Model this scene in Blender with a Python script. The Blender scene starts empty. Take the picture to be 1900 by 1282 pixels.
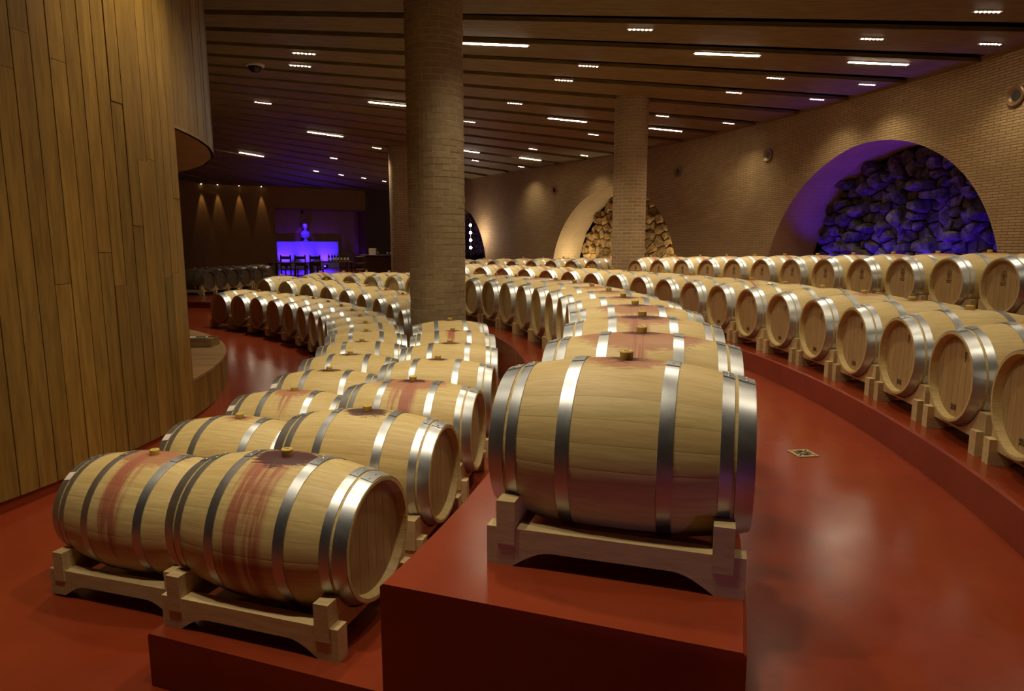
import bpy, bmesh, math, random
from mathutils import Vector, Matrix
R = math.radians
rnd = random.Random(7)
C = bpy.context.scene.collection
scene = bpy.context.scene

# ------------------------------------------------------------------ camera
F_PX, PITCH, EYE = 1225.0, 8.634, 2.0
cam_data = bpy.data.cameras.new('camera')
cam_data.sensor_fit = 'HORIZONTAL'
cam_data.sensor_width = 36.0
cam_data.lens = 36.0 * F_PX / 1900.0
cam_data.clip_start = 0.05
cam_data.clip_end = 200
cam = bpy.data.objects.new('camera', cam_data)
cam.location = (0, 0, EYE)
cam.rotation_euler = (R(90 - PITCH), 0, 0)
C.objects.link(cam)
scene.camera = cam

# ------------------------------------------------------------------ world, exposure
world = bpy.data.worlds.new('dim_room')
scene.world = world
world.use_nodes = True
bg = world.node_tree.nodes['Background']
bg.inputs[0].default_value = (1.0, 0.72, 0.42, 1)
bg.inputs[1].default_value = 0.012
vs = scene.view_settings
vs.view_transform = 'Standard'
vs.look = 'None'
vs.gamma = 1.0
vs.use_curve_mapping = False
vs.exposure = 0.22
LED_W = 62.0        # watts of one downlight bar
STRIP_E = 56.0      # emission of a linear lamp
WARM = (1.0, 0.86, 0.62)
CEIL = 5.36

# ------------------------------------------------------------------ material helpers
def lin(c):
    return tuple(((v / 255.0) / 12.92 if v / 255.0 <= 0.04045 else ((v / 255.0 + 0.055) / 1.055) ** 2.4) for v in c)

class NT:
    """small helper round a node tree"""
    def __init__(self, name):
        self.m = bpy.data.materials.new(name)
        self.m.use_nodes = True
        self.t = self.m.node_tree
        self.b = self.t.nodes['Principled BSDF']
    def n(self, kind, **kw):
        nd = self.t.nodes.new(kind)
        for k, v in kw.items():
            setattr(nd, k, v)
        return nd
    def link(self, a, b):
        self.t.links.new(a, b)
    def val(self, sock, v):
        if hasattr(v, 'links'):
            self.link(v, sock)
        else:
            sock.default_value = v
    def math(self, op, a, b=0.0, c=0.0, clamp=False):
        nd = self.n('ShaderNodeMath', operation=op, use_clamp=clamp)
        self.val(nd.inputs[0], a); self.val(nd.inputs[1], b); self.val(nd.inputs[2], c)
        return nd.outputs[0]
    def mix(self, f, a, b):
        nd = self.n('ShaderNodeMix', data_type='RGBA')
        self.val(nd.inputs[0], f)
        for s, v in ((6, a), (7, b)):
            if hasattr(v, 'links'):
                self.link(v, nd.inputs[s])
            else:
                nd.inputs[s].default_value = (*v[:3], 1)
        return nd.outputs[2]
    def ramp(self, f, lo, hi):
        nd = self.n('ShaderNodeMapRange', interpolation_type='SMOOTHSTEP')
        self.val(nd.inputs[0], f); nd.inputs[1].default_value = lo; nd.inputs[2].default_value = hi
        return nd.outputs[0]
    def noise(self, vec, scale, detail=3.0, rough=0.55):
        nd = self.n('ShaderNodeTexNoise')
        if vec is not None:
            self.link(vec, nd.inputs['Vector'])
        nd.inputs['Scale'].default_value = scale
        nd.inputs['Detail'].default_value = detail
        nd.inputs['Roughness'].default_value = rough
        return nd.outputs[0]
    def mapping(self, vec, scale=(1, 1, 1), loc=None):
        nd = self.n('ShaderNodeMapping')
        self.link(vec, nd.inputs[0])
        nd.inputs['Scale'].default_value = scale
        if loc is not None:
            self.val(nd.inputs['Location'], loc)
        return nd.outputs[0]
    def coord(self, out='Object'):
        return self.n('ShaderNodeTexCoord').outputs[out]
    def rand(self):
        return self.n('ShaderNodeObjectInfo').outputs['Random']
    def attr(self, name, kind='OBJECT', out='Fac'):
        return self.n('ShaderNodeAttribute', attribute_type=kind, attribute_name=name).outputs[out]
    def comb(self, x, y, z=0.0):
        nd = self.n('ShaderNodeCombineXYZ')
        self.val(nd.inputs[0], x); self.val(nd.inputs[1], y); self.val(nd.inputs[2], z)
        return nd.outputs[0]
    def sep(self, v):
        nd = self.n('ShaderNodeSeparateXYZ'); self.link(v, nd.inputs[0])
        return nd.outputs
    def bump(self, h, strength=0.2, dist=0.01):
        nd = self.n('ShaderNodeBump')
        nd.inputs['Strength'].default_value = strength
        nd.inputs['Distance'].default_value = dist
        self.link(h, nd.inputs['Height'])
        self.link(nd.outputs[0], self.b.inputs['Normal'])
    def base(self, c):
        if hasattr(c, 'links'):
            self.link(c, self.b.inputs['Base Color'])
        else:
            self.b.inputs['Base Color'].default_value = (*c[:3], 1)
    def set(self, rough=0.5, metal=0.0, spec=0.5):
        self.val(self.b.inputs['Roughness'], rough)
        self.val(self.b.inputs['Metallic'], metal)
        self.b.inputs['Specular IOR Level'].default_value = spec
        return self.m

def plain(name, c, rough=0.5, metal=0.0, spec=0.5):
    t = NT(name); t.base(c); return t.set(rough, metal, spec)

def emit(name, c, strength):
    t = NT(name); t.base((0.8, 0.8, 0.8))
    t.b.inputs['Emission Color'].default_value = (*c, 1)
    t.b.inputs['Emission Strength'].default_value = strength
    return t.set(0.4)

def wood(name, dark, light, scale=(1, 14, 14), rough=0.55, vary=0.35, bump=0.12, spec=0.35):
    """grain runs along the object's own X axis; each object a little different"""
    t = NT(name)
    co = t.coord()
    r = t.rand()
    off = t.comb(t.math('MULTIPLY', r, 37.0), t.math('MULTIPLY', r, 91.0), t.math('MULTIPLY', r, 53.0))
    v = t.n('ShaderNodeVectorMath', operation='ADD'); t.link(co, v.inputs[0]); t.link(off, v.inputs[1])
    mp = t.mapping(v.outputs[0], scale)
    n1 = t.noise(mp, 2.2, 6, 0.6)
    n2 = t.noise(mp, 11.0, 4, 0.6)
    f = t.math('ADD', t.math('MULTIPLY', t.ramp(n1, 0.3, 0.7), 0.65), t.math('MULTIPLY', n2, 0.35))
    col = t.mix(f, dark, light)
    hv = t.n('ShaderNodeHueSaturation')
    t.link(col, hv.inputs['Color'])
    t.link(t.math('ADD', 1.0 - vary / 2, t.math('MULTIPLY', r, vary)), hv.inputs['Value'])
    t.base(hv.outputs[0])
    t.bump(n2, bump, 0.004)
    return t.set(rough, 0, spec)

def floor_material():
    t = NT('red_epoxy_floor')
    co = t.coord()
    n1 = t.noise(co, 0.55, 4, 0.6)
    n2 = t.noise(co, 5.0, 5, 0.65)
    n3 = t.noise(t.mapping(co, (1, 1, 1)), 38.0, 3, 0.6)
    c = t.mix(t.ramp(n1, 0.35, 0.65), lin((124, 46, 21)), lin((139, 57, 30)))
    c = t.mix(t.math('MULTIPLY', t.ramp(n2, 0.52, 0.75), 0.35), c, lin((110, 40, 22)))
    t.base(c)
    t.bump(t.math('ADD', t.math('MULTIPLY', n2, 0.6), t.math('MULTIPLY', n3, 0.2)), 0.05, 0.008)
    ro = t.math('ADD', 0.13, t.math('MULTIPLY', n2, 0.16))
    return t.set(ro, 0, 0.5)

def barrel_wood():
    """attribute bc = (axial metres, angle from the bung, 0); stain driven per object"""
    t = NT('barrel_oak')
    sx, sa, _ = t.sep(t.attr('bc', 'GEOMETRY', 'Vector'))
    ang = t.math('ADD', sa, t.attr('stave_angle'))
    # wrap to -pi..pi
    ang = t.math('WRAP', ang, math.pi, -math.pi)
    seed = t.attr('seed')
    arc = t.math('MULTIPLY', ang, 0.34)
    # stave tone
    st = t.math('FLOOR', t.math('DIVIDE', t.math('ADD', ang, math.pi), 2 * math.pi / 24))
    wn = t.n('ShaderNodeTexWhiteNoise', noise_dimensions='3D')
    t.link(t.comb(st, seed, 0.37), wn.inputs['Vector'])
    tone = wn.outputs[0]
    g1 = t.noise(t.comb(t.math('MULTIPLY', sx, 2.2), t.math('MULTIPLY', arc, 26.0), t.math('ADD', seed, t.math('MULTIPLY', tone, 9.0))), 3.0, 6, 0.65)
    g2 = t.noise(t.comb(t.math('MULTIPLY', sx, 8.0), t.math('MULTIPLY', arc, 90.0), seed), 3.0, 4, 0.6)
    c = t.mix(t.ramp(g1, 0.3, 0.72), lin((192, 166, 106)), lin((214, 191, 132)))
    c = t.mix(t.math('MULTIPLY', t.ramp(g2, 0.55, 0.85), 0.22), c, lin((168, 134, 84)))
    c = t.mix(t.math('MULTIPLY', tone, 0.30), c, lin((190, 152, 96)))
    # seam lines between staves
    fr = t.math('FRACT', t.math('DIVIDE', t.math('ADD', ang, math.pi), 2 * math.pi / 24))
    seam = t.math('LESS_THAN', t.math('MINIMUM', fr, t.math('SUBTRACT', 1.0, fr)), 0.012)
    c = t.mix(t.math('MULTIPLY', seam, 0.16), c, lin((108, 78, 44)))
    c = t.mix(t.attr('painted_shade'), c, lin((74, 64, 52)))  # grey-brown mix paints shade into the staves of the back-wall row
    # wine stain
    amt = t.attr('stain'); drip = t.attr('drip'); dark = t.attr('dark')
    wob = t.noise(t.comb(t.math('MULTIPLY', sx, 9.0), t.math('MULTIPLY', arc, 52.0), seed), 1.6, 5, 0.7)
    dist = t.math('SQRT', t.math('ADD', t.math('POWER', t.math('MULTIPLY', sx, 0.85), 2.0), t.math('POWER', t.math('MULTIPLY', arc, 1.25), 2.0)))
    dist = t.math('ADD', dist, t.math('MULTIPLY', t.math('SUBTRACT', wob, 0.5), 0.24))
    pink = t.math('SUBTRACT', 1.0, t.ramp(t.math('SUBTRACT', dist, t.math('MULTIPLY', amt, 0.22)), -0.03, 0.03))
    # drips run down round the belly
    dn = t.noise(t.comb(t.math('MULTIPLY', sx, 13.0), t.math('MULTIPLY', arc, 0.8), seed), 1.0, 4, 0.7)
    ln = t.math('ADD', t.math('MULTIPLY', drip, 1.05), t.math('MULTIPLY', t.math('SUBTRACT', dn, 0.5), 0.9))
    inside = t.math('SUBTRACT', 1.0, t.ramp(t.math('SUBTRACT', t.math('ABSOLUTE', t.math('ADD', sx, 0.02)), t.math('ADD', 0.03, t.math('MULTIPLY', drip, 0.075))), -0.02, 0.03))
    along = t.math('SUBTRACT', 1.0, t.ramp(t.math('SUBTRACT', t.math('ABSOLUTE', arc), ln), -0.10, 0.10))
    dr = t.math('MULTIPLY', t.math('MULTIPLY', inside, along), t.ramp(dn, 0.36, 0.55))
    dr = t.math('MULTIPLY', dr, t.math('GREATER_THAN', drip, 0.05))
    both = t.math('MAXIMUM', t.math('MULTIPLY', pink, 0.66), t.math('MULTIPLY', dr, 0.80))
    both = t.math('MULTIPLY', both, t.math('GREATER_THAN', amt, 0.02))
    c = t.mix(both, c, lin((152, 66, 58)))
    dk = t.math('SUBTRACT', 1.0, t.ramp(t.math('SUBTRACT', dist, t.math('MULTIPLY', dark, 0.15)), -0.014, 0.014))
    dk = t.math('MULTIPLY', dk, t.math('GREATER_THAN', dark, 0.02))
    c = t.mix(t.math('MULTIPLY', dk, 0.92), c, lin((62, 18, 30)))
    t.base(c)
    hgt = t.math('SUBTRACT', t.math('MULTIPLY', g2, 0.5), seam)
    t.bump(hgt, 0.10, 0.003)
    return t.set(0.5, 0, 0.4)

def head_wood():
    t = NT('barrel_head_oak')
    co = t.coord()
    x, y, z = t.sep(co)
    r = t.rand()
    bd = t.math('FLOOR', t.math('MULTIPLY', t.math('ADD', y, 0.5), 13.0))
    wn = t.n('ShaderNodeTexWhiteNoise', noise_dimensions='2D'); t.link(t.comb(bd, t.math('MULTIPLY', r, 40.0)), wn.inputs['Vector'])
    g = t.noise(t.comb(t.math('MULTIPLY', y, 60.0), t.math('MULTIPLY', z, 4.0), t.math('MULTIPLY', r, 20.0)), 1.6, 5, 0.65)
    c = t.mix(t.ramp(g, 0.3, 0.7), lin((170, 138, 86)), lin((196, 164, 110)))
    c = t.mix(t.math('MULTIPLY', wn.outputs[0], 0.35), c, lin((148, 110, 64)))
    c = t.mix(t.math('MULTIPLY', r, 0.35), c, lin((170, 150, 116)))
    c = t.mix(t.attr('painted_shade'), c, lin((70, 58, 46)))  # the same painted shade on the heads
    t.base(c); t.bump(g, 0.1, 0.003)
    return t.set(0.55, 0, 0.3)

def steel():
    t = NT('galvanised_hoop')
    co = t.coord()
    n = t.noise(co, 9.0, 4, 0.6)
    n2 = t.noise(t.mapping(co, (220, 6, 6)), 1.0, 2, 0.5)
    c = t.mix(n, lin((172, 174, 175)), lin((204, 206, 207)))
    t.base(c)
    t.bump(n2, 0.04, 0.002)
    return t.set(t.math('ADD', 0.30, t.math('MULTIPLY', n, 0.16)), 0.95, 0.5)

def brick_uv(name, c1, c2, mortar, bw=0.25, bh=0.062, ms=0.010, rough=0.85, soft=0.35):
    t = NT(name)
    uv = t.coord('UV')
    b = t.n('ShaderNodeTexBrick')
    t.link(uv, b.inputs['Vector'])
    b.inputs['Scale'].default_value = 1.0
    b.inputs['Brick Width'].default_value = bw
    b.inputs['Row Height'].default_value = bh
    b.inputs['Mortar Size'].default_value = ms
    b.inputs['Mortar Smooth'].default_value = 0.4
    b.inputs['Color1'].default_value = (*c1, 1)
    b.inputs['Color2'].default_value = (*c2, 1)
    b.inputs['Mortar'].default_value = (*mortar, 1)
    n = t.noise(uv, 1.1, 5, 0.6)
    c = t.mix(t.math('MULTIPLY', t.ramp(n, 0.35, 0.7), soft), b.outputs[0], tuple(v * 0.62 for v in c1))
    t.base(c)
    h = t.math('SUBTRACT', 1.0, b.outputs['Fac'])
    n3 = t.noise(uv, 16.0, 3, 0.6)
    t.bump(t.math('ADD', h, t.math('MULTIPLY', n3, 0.5)), 0.8, 0.02)
    return t.set(rough, 0, 0.2)

def stone(name, dark, light, rough=0.85):
    t = NT(name)
    co = t.coord(); r = t.rand()
    v = t.n('ShaderNodeVectorMath', operation='ADD'); t.link(co, v.inputs[0])
    t.link(t.comb(t.math('MULTIPLY', r, 71.0), t.math('MULTIPLY', r, 17.0), 0.0), v.inputs[1])
    n = t.noise(v.outputs[0], 5.0, 6, 0.65)
    c = t.mix(t.ramp(n, 0.3, 0.75), dark, light)
    hv = t.n('ShaderNodeHueSaturation'); t.link(c, hv.inputs['Color'])
    t.link(t.math('ADD', 0.7, t.math('MULTIPLY', r, 0.6)), hv.inputs['Value'])
    t.base(hv.outputs[0])
    t.bump(n, 0.6, 0.05)
    return t.set(rough, 0, 0.25)

M = {}
M['floor'] = floor_material()
M['oak'] = barrel_wood()
M['head'] = head_wood()
M['steel'] = steel()
M['silicone'] = plain('bung_silicone', lin((206, 176, 88)), 0.45)
M['rack'] = wood('rack_pine', lin((186, 158, 108)), lin((212, 186, 138)), (3, 18, 18), 0.6, 0.25)
M['plank'] = wood('larch_plank', lin((116, 86, 34)), lin((160, 123, 54)), (1.0, 10, 10), 0.45, 0.42, 0.08, 0.4)
M['deck'] = wood('plinth_deck', lin((140, 106, 64)), lin((172, 136, 90)), (0.8, 8, 8), 0.4, 0.2)
M['ceil'] = wood('ceiling_board', lin((106, 95, 58)), lin((138, 126, 82)), (1.2, 5, 5), 0.6, 0.18, 0.05, 0.25)
M['ceil_dark'] = plain('ceiling_void', lin((66, 50, 28)), 0.8)
M['backwall'] = wood('back_wall_boards', lin((130, 88, 40)), lin((164, 116, 58)), (1.0, 9, 9), 0.5, 0.15)
M['brickwall'] = brick_uv('tan_brick_wall', lin((158, 132, 92)), lin((172, 146, 104)), lin((128, 102, 66)), 0.27, 0.052, 0.010)
M['brick_round'] = brick_uv('tan_brick_round', lin((150, 126, 92)), lin((162, 138, 104)), lin((192, 168, 128)), 0.25, 0.08, 0.011)
M['intrados'] = brick_uv('arch_soffit_brick', lin((184, 158, 114)), lin((192, 166, 122)), lin((158, 132, 90)), 0.27, 0.052, 0.009)
M['colbrick'] = wood('column_brick', lin((138, 118, 90)), lin((162, 142, 112)), (6, 6, 6), 0.85, 0.2, 0.3, 0.2)
M['mortar'] = plain('column_mortar', lin((196, 172, 130)), 0.9, 0, 0.2)
M['stone_warm'] = stone('rubble_limestone', lin((104, 78, 42)), lin((178, 144, 88)))
M['stone_dark'] = stone('rubble_dark', lin((56, 50, 46)), lin((120, 110, 98)))
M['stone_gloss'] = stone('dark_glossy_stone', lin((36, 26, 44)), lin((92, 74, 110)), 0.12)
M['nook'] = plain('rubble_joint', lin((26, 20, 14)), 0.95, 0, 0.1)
M['led'] = emit('led_dot', (1.0, 0.86, 0.66), 28.0)
M['tube'] = emit('linear_lamp_glow', (1.0, 0.83, 0.58), STRIP_E)
M['led'].cycles.emission_sampling = 'NONE'
M['lamp_white'] = plain('lamp_housing', lin((196, 190, 176)), 0.4)
M['black'] = plain('matt_black', lin((18, 16, 15)), 0.5)
M['glossblack'] = plain('gloss_black', lin((12, 12, 14)), 0.12)
M['port'] = plain('port_ring_bronze', lin((126, 96, 62)), 0.4, 0.4)
M['paper'] = plain('white_paper', lin((226, 214, 200)), 0.8)
M['ink'] = plain('stamp_ink', lin((52, 40, 28)), 0.8, 0, 0.1)
M['ink_faint'] = plain('burnt_stamp', lin((104, 78, 48)), 0.8, 0, 0.1)
M['white'] = plain('white_panel', lin((220, 216, 226)), 0.6)
M['sculpt'] = plain('plaster_bust', lin((206, 200, 206)), 0.5)
M['chair'] = wood('dark_chair_wood', lin((40, 22, 12)), lin((64, 36, 20)), (2, 12, 12), 0.4, 0.1)
M['bottle'] = plain('dark_bottle_glass', lin((22, 22, 18)), 0.08)
M['label'] = plain('bottle_label', lin((214, 196, 140)), 0.7)
M['brass'] = plain('foil_capsule', lin((150, 110, 50)), 0.3, 0.8)
M['drain'] = plain('drain_plate', lin((182, 160, 112)), 0.45, 0.3)
M['red_paint'] = plain('red_extinguisher', lin((150, 24, 18)), 0.3)
M['grey_wall'] = plain('grey_plaster', lin((86, 70, 56)), 0.8)
M['blue_lamp'] = emit('blue_lamp_lens', (0.16, 0.03, 1.0), 8.0)
M['warm_lamp'] = emit('warm_lamp_lens', (1.0, 0.78, 0.45), 12.0)

# ------------------------------------------------------------------ object helpers
def link(name, me, mat=None, parent=None, loc=None, rot=None, mtx=None):
    o = bpy.data.objects.new(name, me)
    C.objects.link(o)
    if mat is not None and me is not None and not me.materials:
        me.materials.append(mat)
    if parent is not None:
        o.parent = parent
    if mtx is not None:
        o.matrix_local = mtx
    if loc is not None:
        o.location = loc
    if rot is not None:
        o.rotation_euler = rot
    return o

def tag(o, label, cat, group=None):
    o['label'] = label; o['category'] = cat
    if group:
        o['group'] = group
    return o

def thing(name, label, cat, loc=(0, 0, 0), rot=(0, 0, 0), group=None):
    o = bpy.data.objects.new(name, None)
    o.empty_display_size = 0.1
    C.objects.link(o)
    o.location = loc; o.rotation_euler = rot
    return tag(o, label, cat, group)

def struct(name, me, mat):
    o = link(name, me, mat); o['kind'] = 'structure'
    return o

def mesh(name, verts, faces, smooth=False):
    me = bpy.data.meshes.new(name)
    me.from_pydata([tuple(v) for v in verts], [], faces)
    me.update()
    if smooth:
        me.polygons.foreach_set('use_smooth', [True] * len(me.polygons))
    return me

def box_data(x0, x1, y0, y1, z0, z1):
    v = [(x0, y0, z0), (x1, y0, z0), (x1, y1, z0), (x0, y1, z0), (x0, y0, z1), (x1, y0, z1), (x1, y1, z1), (x0, y1, z1)]
    f = [(0, 3, 2, 1), (4, 5, 6, 7), (0, 1, 5, 4), (1, 2, 6, 5), (2, 3, 7, 6), (3, 0, 4, 7)]
    return v, f

def box_mesh(name, *b, bevel=0.0):
    v, f = box_data(*b)
    me = mesh(name, v, f)
    if bevel:
        bm = bmesh.new(); bm.from_mesh(me)
        bmesh.ops.bevel(bm, geom=bm.edges[:], offset=bevel, segments=1, affect='EDGES')
        bm.to_mesh(me); bm.free()
    return me

def join_data(parts):
    V, Fc = [], []
    for v, f in parts:
        k = len(V); V += list(v); Fc += [tuple(i + k for i in q) for q in f]
    return V, Fc

def lathe_data(profile, seg, axis='Z', closed=False):
    """profile list of (radius, height)"""
    V, Fc = [], []
    for i in range(seg):
        a = 2 * math.pi * i / seg
        for r, h in profile:
            p = (r * math.cos(a), r * math.sin(a), h)
            if axis == 'X':
                p = (h, p[0], p[1])
            V.append(p)
    n = len(profile)
    for i in range(seg):
        j = (i + 1) % seg
        for k in range(n - 1 if not closed else n):
            l = (k + 1) % n
            q = (i * n + k, j * n + k, j * n + l, i * n + l)
            Fc.append(q)
    return V, Fc

def disc_data(r, seg, h):
    V = [(r * math.cos(2 * math.pi * i / seg), r * math.sin(2 * math.pi * i / seg), h) for i in range(seg)]
    return V, [tuple(range(seg))]

def fix_normals(me):
    bm = bmesh.new(); bm.from_mesh(me)
    bmesh.ops.recalc_face_normals(bm, faces=bm.faces[:])
    bm.to_mesh(me); bm.free()
    return me

def shade(me, angle=35):
    me.polygons.foreach_set('use_smooth', [True] * len(me.polygons))
    try:
        me.set_sharp_from_angle(angle=R(angle))
    except Exception:
        pass
    return me

def uv_from(me, fn):
    uv = me.uv_layers.new(name='UVMap')
    for p in me.polygons:
        for li in p.loop_indices:
            uv.data[li].uv = fn(me.loops[li].vertex_index)
    return me

# ------------------------------------------------------------------ layout tables (metres; +x right, +y away from the camera)
ROW_A1 = [(-2.062,3.674,0.463,-16.8),(-1.871,4.414,0.484,-12.2),(-1.740,5.167,0.505,-7.6),(-1.669,5.928,0.525,-3.0),(-1.660,6.692,0.543,1.6),(-1.712,7.454,0.561,6.2),(-1.826,8.209,0.577,10.8),(-1.999,8.952,0.593,15.4),(-2.231,9.678,0.607,20.0),(-2.520,10.384,0.620,24.6),(-2.865,11.064,0.632,29.2),(-3.263,11.713,0.643,33.8),(-3.712,12.329,0.654,38.4),(-4.208,12.906,0.662,43.0),(-4.748,13.442,0.670,47.5),(-5.330,13.933,0.677,52.1),(-5.948,14.375,0.683,56.7)]
ROW_A2 = [(-1.053,2.981,0.685,-17.9),(-0.841,3.742,0.708,-13.3),(-0.691,4.517,0.731,-8.6),(-0.604,5.302,0.753,-4.0),(-0.581,6.091,0.776,0.6),(-0.622,6.880,0.798,5.3),(-0.726,7.663,0.820,9.9),(-0.893,8.435,0.842,14.5),(-1.121,9.191,0.864,19.1),(-1.410,9.926,0.886,23.8),(-1.757,10.636,0.907,28.4),(-2.161,11.315,0.928,33.0),(-2.618,11.960,0.949,37.7),(-3.125,12.565,0.970,42.3),(-3.680,13.128,0.991,46.9),(-4.279,13.644,1.012,51.5),(-4.917,14.110,1.032,56.2)]
ROW_B = [(0.446,2.534,1.220,-17.3),(0.652,3.291,1.223,-13.2),(0.805,4.061,1.224,-9.2),(0.904,4.839,1.225,-5.2),(0.948,5.623,1.223,-1.2),(0.937,6.408,1.220,2.8),(0.872,7.190,1.216,6.8),(0.751,7.965,1.211,10.8),(0.577,8.730,1.203,14.8),(0.350,9.482,1.195,18.8),(0.071,10.215,1.185,22.8),(-0.259,10.927,1.173,26.8),(-0.637,11.614,1.160,30.9),(-1.063,12.274,1.146,34.9),(-1.534,12.901,1.130,38.9),(-2.048,13.495,1.113,42.9),(-2.602,14.051,1.094,46.9),(-3.193,14.566,1.074,50.9),(-3.819,15.040,1.052,54.9),(-4.476,15.468,1.029,58.9)]
ROW_C = [(3.020,3.150,1.199,-12.6),(3.170,3.927,1.200,-9.3),(3.276,4.710,1.201,-6.0),(3.336,5.499,1.202,-2.7),(3.351,6.290,1.203,0.5),(3.321,7.080,1.204,3.8),(3.246,7.867,1.205,7.1),(3.126,8.649,1.206,10.4),(2.961,9.423,1.207,13.7),(2.753,10.186,1.208,16.9),(2.501,10.935,1.209,20.2),(2.207,11.669,1.210,23.5),(1.871,12.385,1.210,26.8),(1.494,13.081,1.211,30.0),(1.079,13.754,1.212,33.3),(0.626,14.402,1.213,36.6),(0.136,15.023,1.214,39.9),(-0.388,15.615,1.215,43.2),(-0.945,16.177,1.216,46.4)]
ROW_D = [(5.324,6.588,1.593,-0.6),(5.314,7.416,1.575,2.0),(5.267,8.243,1.556,4.5),(5.183,9.066,1.538,7.1),(5.062,9.885,1.519,9.7),(4.904,10.698,1.501,12.3),(4.710,11.503,1.483,14.9),(4.480,12.298,1.464,17.5),(4.213,13.082,1.446,20.0),(3.912,13.853,1.428,22.6),(3.577,14.610,1.409,25.2),(3.207,15.351,1.391,27.8),(2.370,16.779,1.354,33.0),(1.905,17.464,1.336,35.5),(1.408,18.126,1.317,38.1),(0.883,18.766,1.299,40.7),(0.329,19.381,1.281,43.3),(-0.252,19.971,1.262,45.9),(-0.860,20.534,1.244,48.5),(-1.491,21.069,1.225,51.0)]
# the far halves of the two left rows ease towards and away from the drum
def sstep(t):
    t = min(1.0, max(0.0, t)); return t * t * (3 - 2 * t)
ROW_A1 = [((x * k), (y * k), (z - 2) * k + 2, a) for (x, y, z, a), k in ((ROW_A1[i], 1 - 0.05 * sstep(i / 8)) for i in range(17))]
ROW_A2 = [((x * k), (y * k), (z - 2) * k + 2, a) for (x, y, z, a), k in ((ROW_A2[i], 1 + 0.10 * sstep(i / 7) - 0.055 * sstep((i - 8) / 8)) for i in range(17))]
AX = 0.405                        # barrel axis above what its rack stands on
CB = (-10.936, 5.884)             # centre of the high block
CC = (-10.470, 6.160)             # centre of the right kerb
CD = (-9.9, 6.4)                  # centre of the timber drum
CX = (-16.0, 9.6)                 # point the ceiling boards fan out from
COL_A, COL_B, COL_C = (-1.045, 9.33), (2.80, 16.08), (-3.9, 23.7)
AISLE = 0.58
def left_floor(x, y):
    return 0.05 + 0.029 * (min(max(y, 0), 18.0) - 3.67)

def polar(c, r, a):
    return (c[0] + r * math.cos(R(a)), c[1] + r * math.sin(R(a)))

# ------------------------------------------------------------------ setting: floors, platforms
def floor_meshes():
    # lower floor round the drum
    V, Fc = [], []
    radii = [0.5 + 11.9 * i / 15 for i in range(16)]
    angs = list(range(-180, 181, 5))
    for a in angs:
        for r in radii:
            x, y = polar(CB, r, a); V.append((x, y, left_floor(x, y)))
    n = len(radii)
    for i in range(len(angs) - 1):
        for k in range(n - 1):
            Fc.append((i * n + k, i * n + k + 1, (i + 1) * n + k + 1, (i + 1) * n + k))
    struct('floor_lower', mesh('floor_lower', V, Fc, True), M['floor'])
    # upper aisle and everything beyond, with the riser between the two floors
    V, Fc = [], []
    radii = [11.2, 12.2, 13.4, 16, 22, 32, 46, 60]
    for a in angs:
        r0 = 12.25 if a < -15 else 11.2      # in front of the block the step lies at its right edge
        x, y = polar(CB, r0, a); V.append((x, y, left_floor(x, y) - 0.02))
        for r in radii:
            x, y = polar(CB, max(r, r0 + 0.001 * (r - 11)), a); V.append((x, y, AISLE))
    n = len(radii) + 1
    for i in range(len(angs) - 1):
        for k in range(n - 1):
            Fc.append((i * n + k, i * n + k + 1, (i + 1) * n + k + 1, (i + 1) * n + k))
    struct('floor_upper', mesh('floor_upper', V, Fc), M['floor'])

def strip(name, sections, mat):
    """sections: list of rows of points; makes a solid-looking swept strip"""
    n = len(sections[0]); V = [p for s in sections for p in s]; Fc = []
    for i in range(len(sections) - 1):
        for k in range(n - 1):
            Fc.append((i * n + k, i * n + k + 1, (i + 1) * n + k + 1, (i + 1) * n + k))
    Fc.append(tuple(range(n))); m = (len(sections) - 1) * n
    Fc.append(tuple(m + k for k in range(n))[::-1])
    return fix_normals(mesh(name, V, Fc))

def interp(tab, t):
    t = max(0, min(len(tab) - 1.0001, t)); i = int(t); f = t - i
    return tab[i][2] * (1 - f) + tab[i + 1][2] * f

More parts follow.
